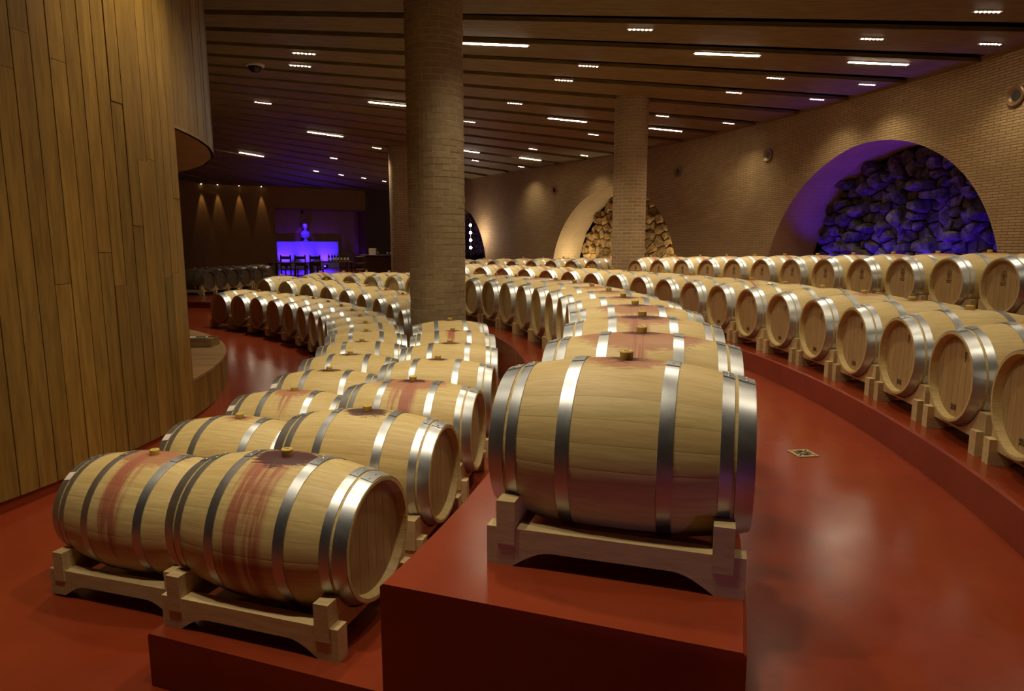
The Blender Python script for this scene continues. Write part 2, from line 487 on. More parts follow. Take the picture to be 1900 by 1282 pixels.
def platforms():
    # high block carrying the single row
    S = []
    a0, a1 = -19.45, 60.5
    for i in range(65):
        a = a0 + (a1 - a0) * i / 64
        t = (a + 17.0) / 4.0
        z = interp(ROW_B, t) - AX if t > 0 else ROW_B[0][2] - AX
        S.append([(*polar(CB, r, a), zz) for r, zz in ((11.10, -0.15), (11.10, z - 0.012), (11.112, z), (12.318, z), (12.33, z - 0.012), (12.33, AISLE - 0.1))])
    o = struct('floor_high_block', strip('floor_high_block', S, None), M['floor'])
    # right kerb platform
    S = []
    for i in range(61):
        a = -40 + 92 * i / 60
        z = 1.203 - AX
        S.append([(*polar(CC, r, a), zz) for r, zz in ((13.24, AISLE - 0.06), (13.24, z - 0.012), (13.252, z), (14.9, z), (14.9, AISLE - 0.06))])
    struct('floor_kerb', strip('floor_kerb', S, None), M['floor'])
    # back row platform following the wall
    S = []
    cd = (-13.039, 6.790)
    for i in range(61):
        a = -30 + 90 * i / 60
        z = 1.593 - 0.0222 * max(-8, (a + 0.63)) / 2.583 * 0.828 - AX
        S.append([(*polar(cd, r, a), zz) for r, zz in ((17.72, 0.5), (17.72, z - 0.012), (17.732, z), (21.5, z), (21.5, 0.5))])
    struct('floor_back_platform', strip('floor_back_platform', S, None), M['floor'])
    # low step carrying the second row; its front end shows at the lower left
    S = []
    for i in range(-1, 33):
        t = i / 2.0
        if i < 0:
            q = Vector(ROW_A2[0][:3]) + (Vector(ROW_A2[0][:3]) - Vector(ROW_A2[1][:3])) * 0.53; q.z = ROW_A2[0][2]; a = ROW_A2[0][3] - 1.5
        else:
            j = int(min(15, t)); f = t - j
            q = Vector([ROW_A2[j][k] * (1 - f) + ROW_A2[j + 1][k] * f for k in range(3)]); a = ROW_A2[j][3] * (1 - f) + ROW_A2[j + 1][3] * f
        d = Vector((math.cos(R(a)), math.sin(R(a)), 0))
        z = q.z - AX
        p = q - d * (0.50 if t < 1 else 0.56)
        e = q + d * 0.50
        c = Vector(polar(CB, 11.14, math.degrees(math.atan2(e.y - CB[1], e.x - CB[0]))))
        lo = left_floor(p.x, p.y) - 0.15
        S.append([(p.x, p.y, lo), (p.x, p.y, z - 0.01), (p.x + d.x * .01, p.y + d.y * .01, z), (e.x, e.y, z), (c.x, c.y, z), (c.x, c.y, lo)])
    struct('floor_low_step', strip('floor_low_step', S, None), M['floor'])

floor_meshes()
platforms()

# floor drain
def drain():
    x, y = 2.005, 4.385
    t = thing('floor_drain', 'small square pale metal drain set in the red aisle floor', 'drain', (x, y, AISLE), (0, 0, R(8)))
    me = box_mesh('drain_frame', -0.074, 0.074, -0.074, 0.074, 0.0, 0.006)
    link('drain_frame', me, M['drain'], t)
    slot = box_mesh('slot', -0.022, 0.022, -0.005, 0.005, 0.0055, 0.0075)
    for q in range(4):
        for k in range(3):
            r = 0.02 + 0.015 * k
            a = q * math.pi / 2
            link('slot', slot, M['black'], t, (r * math.cos(a), r * math.sin(a), 0), (0, 0, a + math.pi / 2))
        a = q * math.pi / 2 + math.pi / 4
        link('slot', slot, M['black'], t, (0.064 * math.cos(a), 0.064 * math.sin(a), 0), (0, 0, a))
drain()

# ------------------------------------------------------------------ setting: right wall with arched niches
WALL = [polar(CX, 24.95, a) for a in range(-70, 5, 6)] + [(8.74, 12.5), (8.42, 13.97), (8.03, 15.44), (7.64, 17.1), (6.69, 19.83), (5.11, 23.55), (3.22, 26.6), (1.19, 29.5), (-2.23, 35.1), (-5.5, 41.5), (-8.5, 47.0)]
def catmull(P, per=12):
    out = []
    for i in range(len(P) - 1):
        p0, p1, p2, p3 = P[max(i - 1, 0)], P[i], P[i + 1], P[min(i + 2, len(P) - 1)]
        for k in range(per):
            t = k / per
            out.append(tuple(0.5 * ((2 * p1[q]) + (-p0[q] + p2[q]) * t + (2 * p0[q] - 5 * p1[q] + 4 * p2[q] - p3[q]) * t * t + (-p0[q] + 3 * p1[q] - 3 * p2[q] + p3[q]) * t ** 3) for q in range(2)))
    out.append(P[-1])
    return out
PATH = catmull(WALL)
ARC = [0.0]
for i in range(1, len(PATH)):
    ARC.append(ARC[-1] + math.dist(PATH[i - 1], PATH[i]))
def on_wall(s):
    """point and outward normal at arc length s"""
    s = max(0.0, min(ARC[-1] - 1e-4, s))
    lo = 0
    hi = len(ARC) - 1
    while hi - lo > 1:
        m = (lo + hi) // 2
        if ARC[m] <= s: lo = m
        else: hi = m
    f = (s - ARC[lo]) / (ARC[hi] - ARC[lo])
    x = PATH[lo][0] * (1 - f) + PATH[hi][0] * f; y = PATH[lo][1] * (1 - f) + PATH[hi][1] * f
    tx, ty = PATH[hi][0] - PATH[lo][0], PATH[hi][1] - PATH[lo][1]; l = math.hypot(tx, ty)
    return (x, y), (ty / l, -tx / l)
def wall_s(ratio):
    """arc length where the wall lies at x/y = ratio"""
    best = None
    for i, (x, y) in enumerate(PATH):
        if y > 5:
            e = abs(x / y - ratio)
            if best is None or e < best[0]:
                best = (e, ARC[i])
    return best[1]
ARCHES = []
def arch(s0, s1, zap):
    r = 0.5 * (s1 - s0) * 1.04
    ARCHES.append((0.5 * (s0 + s1), r, zap - r))
arch(wall_s(0.728), wall_s(0.382), 4.30)
arch(wall_s(0.249), wall_s(0.064), 4.22)
sR = wall_s(-0.037)
arch(sR, sR + 6.8, 4.1)
def arch_z(s):
    for c, r, z0 in ARCHES:
        if abs(s - c) <= r:
            return z0 + math.sqrt(max(0, r * r - (s - c) ** 2))
    return None
def right_wall():
    ss = set()
    s = 0.0
    while s < ARC[-1]:
        ss.add(round(s, 4)); s += 0.5
    for c, r, z0 in ARCHES:
        for k in range(73):
            ss.add(round(c - r * math.cos(math.pi * k / 72), 4))
    ss = sorted(ss)
    V, UVs, Fc = [], [], []
    for s in ss:
        (x, y), n = on_wall(s)
        zb = arch_z(s)
        zb = 0.0 if zb is None else max(zb, 0.0)
        for z in (zb, zb + 0.5 * (5.6 - zb), 5.6):
            V.append((x, y, z)); UVs.append((s, z))
    for i in range(len(ss) - 1):
        for k in range(2):
            Fc.append((i * 3 + k, i * 3 + k + 1, (i + 1) * 3 + k + 1, (i + 1) * 3 + k))
    me = mesh('wall_right', V, Fc, True)
    uv_from(me, lambda i: UVs[i])
    struct('wall_right', me, M['brickwall'])
    # soffits of the arches
    for j, (c, r, z0) in enumerate(ARCHES):
        V, UVs, Fc = [], [], []
        for k in range(73):
            a = math.pi * k / 72
            s = c - r * math.cos(a); z = z0 + r * math.sin(a)
            (x, y), n = on_wall(s)
            (xc, yc), nc = on_wall(c)
            for d in (0.0, 0.5, 1.45):
                V.append((x + nc[0] * d, y + nc[1] * d, z)); UVs.append((d, r * a))
        for k in range(72):
            for q in range(2):
                Fc.append((k * 3 + q, k * 3 + q + 1, (k + 1) * 3 + q + 1, (k + 1) * 3 + q))
        me = mesh('trim_arch_soffit', V, Fc, True)
        uv_from(me, lambda i: (UVs[i][1], UVs[i][0]))
        o = struct('trim_%d' % (j + 1), me, M['intrados'])
right_wall()

# rubble fill of the niches -------------------------------------------------
def clip(poly, px, py, nx, ny):
    out = []
    n = len(poly)
    for i in range(n):
        a, b = poly[i], poly[(i + 1) % n]
        da = (a[0] - px) * nx + (a[1] - py) * ny; db = (b[0] - px) * nx + (b[1] - py) * ny
        if da <= 0: out.append(a)
        if (da < 0 < db) or (db < 0 < da):
            t = da / (da - db); out.append((a[0] + (b[0] - a[0]) * t, a[1] + (b[1] - a[1]) * t))
    return out
def voronoi_cells(sites, inset, bound):
    cells = []
    for i, (x, y) in enumerate(sites):
        poly = [(bound[0], bound[2]), (bound[1], bound[2]), (bound[1], bound[3]), (bound[0], bound[3])]
        for j, (u, v) in enumerate(sites):
            if i == j: continue
            dx, dy = u - x, v - y; d = math.hypot(dx, dy)
            if d > 1.6: continue
            poly = clip(poly, x + dx * 0.5 - dx / d * inset, y + dy * 0.5 - dy / d * inset, dx / d, dy / d)
            if len(poly) < 3: break
        cells.append(poly if len(poly) >= 3 else None)
    return cells
def rubble(j, cell, squash, mat, depth0, proud, seed, zmin, shift=1.35):
    rg = random.Random(seed)
    c, r, z0 = ARCHES[j]
    (xc, yc), n = on_wall(c)
    tx, ty = -n[1], n[0]
    (xs, ys), _ = on_wall(c + 0.5)
    if (xs - xc) * tx + (ys - yc) * ty < 0: tx, ty = -tx, -ty
    # backing
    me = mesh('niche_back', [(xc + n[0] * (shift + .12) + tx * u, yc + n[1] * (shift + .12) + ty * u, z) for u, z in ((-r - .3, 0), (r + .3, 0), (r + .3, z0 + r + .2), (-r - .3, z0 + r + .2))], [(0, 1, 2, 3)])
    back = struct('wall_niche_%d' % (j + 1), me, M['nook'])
    sites = []
    z = zmin - cell
    row = 0
    while z < z0 + r + cell:
        u = -r - cell + (row % 2) * cell * 0.5
        while u < r + cell:
            sites.append((u + rg.uniform(-.33, .33) * cell, z + rg.uniform(-.3, .3) * cell * squash))
            u += cell * rg.uniform(0.75, 1.25)
        z += cell * squash; row += 1
    cells = voronoi_cells(sites, 0.014, (-r - 1, r + 1, zmin - 1, z0 + r + 1))
    cand = []
    for (u, z), poly in zip(sites, cells):
        if poly is None or z < zmin: continue
        if math.hypot(u, z - z0) > r - 0.02: continue
        # trim to the arch line
        for k in range(24):
            a = math.pi * k / 23
            poly = clip(poly, r * 0.995 * math.cos(a), z0 + r * 0.995 * math.sin(a), math.cos(a), math.sin(a))
            if len(poly) < 3: break
        if len(poly) < 3: continue
        cand.append((u, z, poly))
    for u, z, poly in cand:
        dep = depth0 + rg.random() ** 2 * proud
        cx = sum(p[0] for p in poly) / len(poly); cz = sum(p[1] for p in poly) / len(poly)
        V = []
        m = len(poly)
        for k, sc, in ((0, 1.0), (1, 0.98), (2, 0.62)):
            for p in poly:
                d = (0.0, dep * 0.65, dep)[k] + (rg.uniform(-.03, .03) if k else 0)
                V.append(((p[0] - cx) * sc, -d, (p[1] - cz) * sc))
        Fc = []
        for k in range(2):
            for q in range(m):
                Fc.append((k * m + q, k * m + (q + 1) % m, (k + 1) * m + (q + 1) % m, (k + 1) * m + q))
        Fc.append(tuple(2 * m + q for q in range(m)))
        me = fix_normals(mesh('stone', V, Fc))
        # local x along tangent, local -y towards the room
        mt = Matrix(((tx, n[0], 0, xc + n[0] * (shift + .1) + tx * cx), (ty, n[1], 0, yc + n[1] * (shift + .1) + ty * cx), (0, 0, 1, cz), (0, 0, 0, 1)))
        link('stone', me, mat, back, mtx=mt)
rubble(0, 0.36, 0.66, M['stone_dark'], 0.06, 0.5, 3, 1.6)
rubble(1, 0.44, 0.68, M['stone_warm'], 0.10, 0.20, 5, 1.35)
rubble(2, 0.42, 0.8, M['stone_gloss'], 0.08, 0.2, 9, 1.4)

# round ports in the wall
def ports():
    spots = [((1890, 178), 'round bronze port in brick wall, largest, at the right edge'), ((1424, 288), 'round bronze port in brick wall, just left of the blue arch'), ((1260, 318), 'round bronze port in brick wall, right of the slim column'), ((1028, 353), 'round bronze port in brick wall, left of the warm lit arch')]
    ring = fix_normals(mesh('port_ring', *lathe_data([(0.185, 0.0), (0.185, 0.03), (0.165, 0.045), (0.13, 0.03), (0.125, -0.02)], 28)))
    cone = fix_normals(mesh('port_cone', *lathe_data([(0.128, 0.004), (0.075, -0.03)], 24)))
    hole = mesh('port_hole', *disc_data(0.088, 20, -0.02))
    shade(ring); shade(cone)
    for (u, v), lab in spots:
        # ray to the wall
        p = R(PITCH); x = (u - 950) / F_PX; up = -(v - 641) / F_PX
        Y = math.cos(p) + up * math.sin(p); Z = -math.sin(p) + up * math.cos(p)
        s = wall_s(x / Y); (wx, wy), n = on_wall(s)
        z = EYE + Z / Y * wy
        t = thing('wall_port', lab, 'wall port', (wx - n[0] * .005, wy - n[1] * .005, z), (R(90), 0, math.atan2(-n[1], -n[0]) + R(90)), 'round ports in the brick wall')
        link('port_ring', ring, M['port'], t); link('port_cone', cone, M['port'], t, (0, 0, 0.025)); link('port_hole', hole, M['black'], t, (0, 0, 0.03))
ports()

# ------------------------------------------------------------------ setting: ceiling
def wedge(name, c, r0, r1, a0, a1, z0, z1):
    V = []
    rr = [r0 + (r1 - r0) * k / 6 for k in range(7)]
    for z in (z0, z1):
        for r in rr:
            for a in (a0, a1):
                V.append((*polar((0, 0), r, a), z))
    n = len(rr); Fc = []
    for k in range(n - 1):
        b = 2 * k
        Fc += [(b, b + 1, b + 3, b + 2), (2 * n + b, 2 * n + b + 2, 2 * n + b + 3, 2 * n + b + 1), (b, b + 2, 2 * n + b + 2, 2 * n + b), (b + 1, 2 * n + b + 1, 2 * n + b + 3, b + 3)]
    Fc += [(0, 2 * n, 2 * n + 1, 1), (2 * n - 2, 2 * n - 1, 4 * n - 1, 4 * n - 2)]
    return fix_normals(mesh(name, V, Fc))
def ceiling():
    me = mesh('ceiling', [(-50, -16, CEIL + 0.16), (30, -16, CEIL + 0.16), (30, 56, CEIL + 0.16), (-50, 56, CEIL + 0.16)], [(0, 3, 2, 1)])
    ce = struct('ceiling', me, M['ceil_dark'])
    step = 3.9
    board = wedge('ceiling_board', CX, 6.0, 36.0, -step * 0.37, step * 0.37, 0.0, 0.07)
    lip = wedge('ceiling_batten', CX, 6.0, 36.0, step * 0.37, step * 0.45, 0.05, 0.14)
    for k in range(-14, 24):
        a = k * step + 1.2
        link('ceiling_board', board, M['ceil'], ce, mtx=Matrix.Translation((*CX, CEIL)) @ Matrix.Rotation(R(a), 4, 'Z'))
        link('ceiling_batten', lip, M['ceil'], ce, mtx=Matrix.Translation((*CX, CEIL)) @ Matrix.Rotation(R(a), 4, 'Z'))
ceiling()

# ------------------------------------------------------------------ setting: timber drum
DR = 6.5
def curved_plank(name, w_deg, h, th=0.035, seg=2):
    V = []
    for z in (0.0, h):
        for k in range(seg + 1):
            a = R(-w_deg / 2 + w_deg * k / seg)
            V.append((DR * math.cos(a) - DR, DR * math.sin(a), z))
        for k in range(seg + 1):
            a = R(-w_deg / 2 + w_deg * k / seg)
            V.append(((DR - th) * math.cos(a) - DR, (DR - th) * math.sin(a), z))
    n = seg + 1; t = 2 * n; Fc = []
    for k in range(seg):
        Fc.append((k, k + 1, t + k + 1, t + k)); Fc.append((n + k, t + n + k, t + n + k + 1, n + k + 1))
        Fc.append((k, n + k, n + k + 1, k + 1)); Fc.append((t + k, t + k + 1, t + n + k + 1, t + n + k))
    Fc.append((0, t, t + n, n)); Fc.append((seg, n + seg, t + n + seg, t + seg))
    return fix_normals(mesh(name, V, Fc))
def drum():
    # dark core behind the boards, with the opening cut out
    def core(name, r, a0, a1, z0, z1, mat, flip=False):
        n = max(2, int((a1 - a0) / 2)); V, Fc = [], []
        for k in range(n + 1):
            a = a0 + (a1 - a0) * k / n
            V += [(*polar(CD, r, a), z0), (*polar(CD, r, a), z1)]
        for k in range(n): Fc.append((2 * k, 2 * k + 2, 2 * k + 3, 2 * k + 1))
        return mesh(name, V, Fc, True)
    w = struct('wall_drum', core('wall_drum', DR - 0.04, 62, 364.9, -0.2, 5.6, None), M['nook'])
    struct('wall_drum_core', core('wall_drum_core', 4.2, 0, 360, -0.2, 5.6, None), M['backwall'])
    step = 1.36
    def col(a, z0, z1):
        """one column of boards, butt-jointed at a random height"""
        zs = [z0]
        if z1 - z0 > 2.5:
            j = z0 + rnd.uniform(0.25, 0.8) * (z1 - z0); zs.append(j)
        zs.append(z1)
        for q in range(len(zs) - 1):
            h = zs[q + 1] - zs[q] - 0.003
            # the grain of the board runs along its own X axis, so the mesh is stored lying down
            me = curved_plank('plank', step - 0.085, h)
            me.transform(Matrix(((0, 0, 1, 0), (0, 1, 0, 0), (-1, 0, 0, 0), (0, 0, 0, 1))))
            d = rnd.uniform(-0.004, 0.004)
            x, y = polar(CD, DR + d, a)
            ca, sa = math.cos(R(a)), math.sin(R(a))
            mt = Matrix(((0, -sa, -ca, x), (0, ca, -sa, y), (1, 0, 0, zs[q]), (0, 0, 0, 1)))
            link('plank', me, M['plank'], w, mtx=mt)
    a = 4.9 - step / 2
    while a > -52:
        col(a, 0.17, 5.55); a -= step
    a = 4.9 + step / 2
    while a < 62:
        col(a, 3.18, 5.55); col(a, 0.17, 0.56); a += step
    # jamb at the edge of the opening
    x0, y0 = polar(CD, DR, 4.9); x1, y1 = polar(CD, 4.2, 4.9)
    struct('wall_drum_jamb', mesh('jamb', [(x0, y0, 0.5), (x1, y1, 0.5), (x1, y1, 3.2), (x0, y0, 3.2)], [(0, 1, 2, 3)]), M['backwall'])
    # soffit over and deck inside the opening, each board a piece
    for nm, z, zt, mat in (('ceiling_drum_soffit', 3.18, 0.03, M['deck']), ('floor_drum_plinth', 0.55, 0.03, M['deck'])):
        V, Fc = [], []
        n = 40
        for k in range(n + 1):
            aa = 4.9 + 57.1 * k / n
            V += [(*polar(CD, 4.2, aa), z), (*polar(CD, DR - 0.02, aa), z)]
        for k in range(n): Fc.append((2 * k, 2 * k + 1, 2 * k + 3, 2 * k + 2))
        base = struct(nm, mesh(nm, [(q[0], q[1], q[2] + (0.04 if 'soffit' in nm else 0.0)) for q in V], Fc), M['nook'])
        # straight boards parallel to the x axis clipped to the ring
        y = CD[1] - 1.0
        while y < CD[1] + 6.2:
            y1 = y + 0.142
            xo = []
            for yy in (y, y1):
                d2 = DR ** 2 - (yy - CD[1]) ** 2
                xo.append(CD[0] + math.sqrt(d2) if d2 > 0 else None)
            if None in xo: break
            xi = CD[0] + (math.sqrt(max(0, 4.2 ** 2 - (y - CD[1]) ** 2)) if abs(y - CD[1]) < 4.2 else 0.0)
            # stop at the jamb line
            aj = R(4.9)
            if y < CD[1] + math.tan(aj) * 4.2:
                y = y1 + 0.004; continue
            zz0, zz1 = (z, z + zt)
            v = [(xi, y, zz0), (xo[0], y, zz0), (xo[1], y1, zz0), (xi, y1, zz0), (xi, y, zz1), (xo[0], y, zz1), (xo[1], y1, zz1), (xi, y1, zz1)]
            f = box_data(0, 1, 0, 1, 0, 1)[1]
            link('deck_board', mesh('deck_board', v, f), mat, base)
            y = y1 + 0.004
    # skirting
    V, Fc = [], []
    n = 80
    for k in range(n + 1):
        aa = -60 + 122 * k / n
        x, y = polar(CD, DR - 0.02, aa)
        V += [(x, y, left_floor(x, y) - 0.05), (x, y, 0.2)]
    for k in range(n): Fc.append((2 * k, 2 * k + 2, 2 * k + 3, 2 * k + 1))
    struct('baseboard_drum', mesh('baseboard_drum', V, Fc, True), M['floor'])
drum()

# low box with papers lying on the plinth
def display_box():
    x, y = -4.42, 9.36
    t = thing('wooden_tray', 'small low wooden tray standing on the timber plinth', 'tray', (x, y, 0.582), (0, 0, R(4)))
    link('tray_body', box_mesh('tray_body', -0.36, 0.17, -0.16, 0.16, 0.0, 0.10, bevel=0.004), M['deck'], t)
    link('tray_rim', mesh('tray_rim', *join_data([box_data(-0.36, 0.17, -0.16, -0.145, 0.1, 0.112), box_data(-0.36, 0.17, 0.145, 0.16, 0.1, 0.112), box_data(0.155, 0.17, -0.145, 0.145, 0.1, 0.112)])), M['deck'], t)
    o = tag(link('paper_sheets', box_mesh('paper_sheets', -0.17, 0.10, -0.08, 0.06, 0.0, 0.012), M['paper'], None, (x - 0.04, y - 0.02, 0.696), (0, 0, R(12))), 'white sheets of paper lying on the wooden tray', 'papers')
    o = tag(link('black_booklet', mesh('black_booklet', *join_data([box_data(-0.17, 0.12, -0.03, 0.03, 0.0, 0.012), box_data(-0.17, -0.02, 0.03, 0.05, 0.0, 0.01)])), M['black'], None, (x - 0.06, y + 0.33, 0.582), (0, 0, R(-5))), 'slim black booklet lying on the plinth behind the tray', 'booklet')
    o = tag(link('black_pen', mesh('black_pen', *lathe_data([(0.0, -0.07), (0.006, -0.065), (0.006, 0.06), (0.0, 0.075)], 8, 'X')), M['black'], None, (x - 0.0, y - 0.07, 0.714), (0, 0, R(10))), 'black pen lying on the white sheets', 'pen')
display_box()

# ------------------------------------------------------------------ columns
def column(c, r, label, near):
    t = struct('wall_column_%s' % label, fix_normals(mesh('column_core', *lathe_data([(r - 0.005, 0.0), (r - 0.005, CEIL + 0.1)], 80))), M['mortar'] if near else M['brick_round'])
    t.location = (*c, 0)
    me = t.data
    shade(me)
    if not near:
        V = me.vertices
        uv = me.uv_layers.new(name='UVMap')
        for p in me.polygons:
            an = [math.atan2(V[me.loops[li].vertex_index].co.y, V[me.loops[li].vertex_index].co.x) % (2 * math.pi) for li in p.loop_indices]
            for q, li in enumerate(p.loop_indices):
                aa = an[q]
                if max(an) - aa > math.pi: aa += 2 * math.pi
                uv.data[li].uv = (aa * r, V[me.loops[li].vertex_index].co.z)
        return
    ch = 0.0806; nb = 10; seg = 4
    w = 2 * math.pi / nb - 0.011 / r
    def brick_data(a0, z):
        Vv = []
        for zz in (z, z + ch - 0.011):
            for rr in (r, r - 0.03):
                for k in range(seg + 1):
                    a = a0 + w * (k / seg - 0.5); Vv.append((rr * math.cos(a), rr * math.sin(a), zz))
        n = seg + 1; Fc = []
        for k in range(seg):
            Fc.append((k, k + 1, 2 * n + k + 1, 2 * n + k))
            Fc.append((k, n + k, n + k + 1, k + 1)); Fc.append((2 * n + k, 2 * n + k + 1, 3 * n + k + 1, 3 * n + k))
        Fc.append((0, 2 * n, 3 * n, n)); Fc.append((seg, n + seg, 3 * n + seg, 2 * n + seg))
        return Vv, Fc
    me0 = fix_normals(mesh('brick', *brick_data(0, 0)))
    face = math.atan2(-c[1], -c[0])
    rest, count = [], 0
    for k in range(66):
        z = k * ch
        for q in range(nb):
            a = 2 * math.pi * (q + 0.5 * (k % 2)) / nb
            d = math.cos(a - face)
            if d > 0.05 and z > 1.0 and count < 298:
                link('brick', me0, M['colbrick'], t, mtx=Matrix.Rotation(a, 4, 'Z') @ Matrix.Translation((rnd.uniform(-.003, .003), 0, z))); count += 1
            else:
                rest.append(brick_data(a, z))
    o = link('brickwork', fix_normals(mesh('brickwork', *join_data(rest))), M['colbrick'], t)
    o['kind'] = 'stuff'
column(COL_A, 0.39, 'near', True)
column(COL_B, 0.395, 'middle', False)
column(COL_C, 0.40, 'far', False)

# ------------------------------------------------------------------ barrels
L2, RB, RH, NST = 0.476, 0.345, 0.277, 24
def rad(x):
    return RB - (RB - RH) * (abs(x) / L2) ** 2
XS = [-L2 + 2 * L2 * k / 18 for k in range(19)]
def set_bc(me, vals):
    at = me.attributes.new('bc', 'FLOAT_VECTOR', 'POINT')
    at.data.foreach_set('vector', [q for v in vals for q in v])
def body_mesh(seg=48, xs=XS):
    V, bc, Fc = [], [], []
    prof = [(x, rad(x)) for x in xs]
    prof = [(-L2 + 0.05, RH - 0.028), (-L2 + 0.004, RH - 0.018), (-L2, RH - 0.012)] + prof + [(L2, RH - 0.012), (L2 - 0.004, RH - 0.018), (L2 - 0.05, RH - 0.028)]
    for i in range(seg + 1):
        a = -math.pi + 2 * math.pi * i / seg
        for x, r in prof:
            V.append((x, r * math.sin(a), r * math.cos(a))); bc.append((x, a, 0))
    n = len(prof)
    for i in range(seg):
        for k in range(n - 1):
            Fc.append((i * n + k, i * n + k + 1, (i + 1) * n + k + 1, (i + 1) * n + k))
    me = mesh('body', V, Fc, True); set_bc(me, bc)
    me.set_sharp_from_angle(angle=R(40))
    return me
def stave_mesh():
    V, bc, Fc = [], [], []
    half = math.pi / NST * 0.9988
    prof = [(-L2 + 0.05, RH - 0.028), (-L2, RH - 0.016)] + [(x, rad(x)) for x in XS[::2]] + [(L2, RH - 0.016), (L2 - 0.05, RH - 0.028)]
    AA = (-1.0, -0.9, 0.0, 0.9, 1.0)
    for q in AA:
        a = q * half
        for x, r in prof:
            rr = r - (0.0005 if abs(q) == 1.0 else 0.0)
            V.append((x, rr * math.sin(a), rr * math.cos(a))); bc.append((x, a, 0))
    n = len(prof)
    for i in range(len(AA) - 1):
        for k in range(n - 1):
            Fc.append((i * n + k, i * n + k + 1, (i + 1) * n + k + 1, (i + 1) * n + k))
    # side walls of the stave
    for i in (0, len(AA) - 1):
        b = len(V); a = AA[i] * half
        for x in XS[::2]:
            rr = rad(x) - 0.02
            V.append((x, rr * math.sin(a), rr * math.cos(a))); bc.append((x, a, 0))
        m = len(XS[::2])
        for k in range(m - 1):
            Fc.append((i * n + 2 + k, i * n + 3 + k, b + k + 1, b + k))
    me = mesh('stave', V, Fc, True); set_bc(me, bc)
    me.set_sharp_from_angle(angle=R(30))
    return me
def hoop_mesh(x0, x1, seg=48):
    t = 0.0035
    prof = [(rad(x0) - .002, x0), (rad(x0) + t, x0), (rad((x0 + x1) / 2) + t, (x0 + x1) / 2), (rad(x1) + t, x1), (rad(x1) - .002, x1)]
    d = lathe_data(prof, seg, 'X')
    # overlap plate with two rivets at the top
    parts = [d]
    xm = (x0 + x1) / 2
    for yy in (-0.028, 0.028):
        rv = lathe_data([(0.008, 0), (0.007, 0.003), (0.0, 0.005)], 8)
        zt = rad(xm) + t - 0.0015
        parts.append(([(v[0] + xm, v[1] + yy, v[2] + zt) for v in rv[0]], rv[1]))
    w = 0.055
    pl = []
    for x in (x0, x1):
        for k in range(5):
            a = (k / 4 - 0.5) * 2 * w / RB
            rr = rad(x) + t + 0.0022
            pl.append((x, rr * math.sin(a), rr * math.cos(a)))
    parts.append((pl, [(k, k + 1, 5 + k + 1, 5 + k) for k in range(4)]))
    me = fix_normals(mesh('hoop', *join_data(parts)))
    return shade(me, 25)
HOOPS = [(0.415, 0.474), (0.360, 0.402), (0.155, 0.205)]
ME_BODY, ME_STAVE = body_mesh(), stave_mesh()
ME_BODY_LOW = body_mesh(32, XS[::2])
ME_HOOP = [hoop_mesh(a, b) for a, b in HOOPS] + [hoop_mesh(-b, -a) for a, b in HOOPS]
ME_HOOP_LOW = [hoop_mesh(a, b, 28) for a, b in HOOPS] + [hoop_mesh(-b, -a, 28) for a, b in HOOPS]
HR = RH - 0.026
def head_data(i0, i1, nb=7, gap=0.0012):
    """boards i0..i1 of a head lying in the YZ plane facing +X, upright boards"""
    parts = []
    for k in range(i0, i1):
        y0 = -HR + 2 * HR * k / nb + gap; y1 = -HR + 2 * HR * (k + 1) / nb - gap
        V, n = [], 4
        for x in (0.0, -0.012):
            for q in range(n + 1):
                y = y0 + (y1 - y0) * q / n; V.append((x, y, math.sqrt(max(0, HR ** 2 - y * y))))
            for q in range(n, -1, -1):
                y = y0 + (y1 - y0) * q / n; V.append((x, y, -math.sqrt(max(0, HR ** 2 - y * y))))
        m = 2 * (n + 1)
        Fc = [tuple(range(m))] + [(q, (q + 1) % m, m + (q + 1) % m, m + q) for q in range(m)]
        parts.append((V, Fc))
    return join_data(parts)
ME_HEAD = fix_normals(mesh('barrel_head', *head_data(0, 7)))
ME_HBACK = mesh('barrel_head', *[x for x in (lambda d: ([(-0.008, p[0], p[1]) for p in d[0]], d[1]))(disc_data(HR, 32, 0))])
ME_HBOARD = [fix_normals(mesh('head_board', *head_data(k, k + 1))) for k in range(7)]
ME_BUNG = shade(fix_normals(mesh('bung', *lathe_data([(0.0, -0.01), (0.022, -0.01), (0.025, 0.006), (0.027, 0.030), (0.024, 0.034), (0.012, 0.034), (0.010, 0.028), (0.0, 0.028)], 18))))
ME_LABEL = mesh('paper_label', *(lambda: ([(x, (rad(x) + .0055) * math.sin(a), (rad(x) + .0055) * math.cos(a)) for a in (-0.09, -0.03, 0.03, 0.09) for x in (-0.468, -0.408)], [(2 * k, 2 * k + 1, 2 * k + 3, 2 * k + 2) for k in range(3)]))())

def glyph(cells, w, h, y0, z0):
    """flat marks from a bitmap, in the YZ plane"""
    parts = []
    rows = cells.split('/')
    for j, row in enumerate(rows):
        k = 0
        while k < len(row):
            if row[k] == '#':
                k2 = k
                while k2 < len(row) and row[k2] == '#': k2 += 1
                # mirror so it reads rightly from outside (-X side)
                ya = y0 - k * w; yb = y0 - k2 * w
                za = z0 - j * h; zb = z0 - (j + 1) * h
                parts.append(([(0, ya, za), (0, yb, za), (0, yb, zb), (0, ya, zb)], [(0, 1, 2, 3)]))
                k = k2
            k += 1
    return join_data(parts)
EMBLEM = '....###..../...#...#.../..#.#.#.#../..#..#..#../.#.#####.#./.#..###..#./..#.###.#../...#.#.#.../....###..../...#.#.#.../..#..#..#../...........  /.#########./...........  /..#######..'.replace(' ', '')
ME_EMBLEM = mesh('stamp', *glyph(EMBLEM, 0.0095, 0.0095, 0.052, 0.155))
NUM = '.#..##..#.#/##.#..#.###/.#..##..#.#/.#.#..#.#.#/###.##..#.#'
ME_NUM = mesh('stamp', *glyph(NUM, 0.0055, 0.0075, 0.03, -0.172))
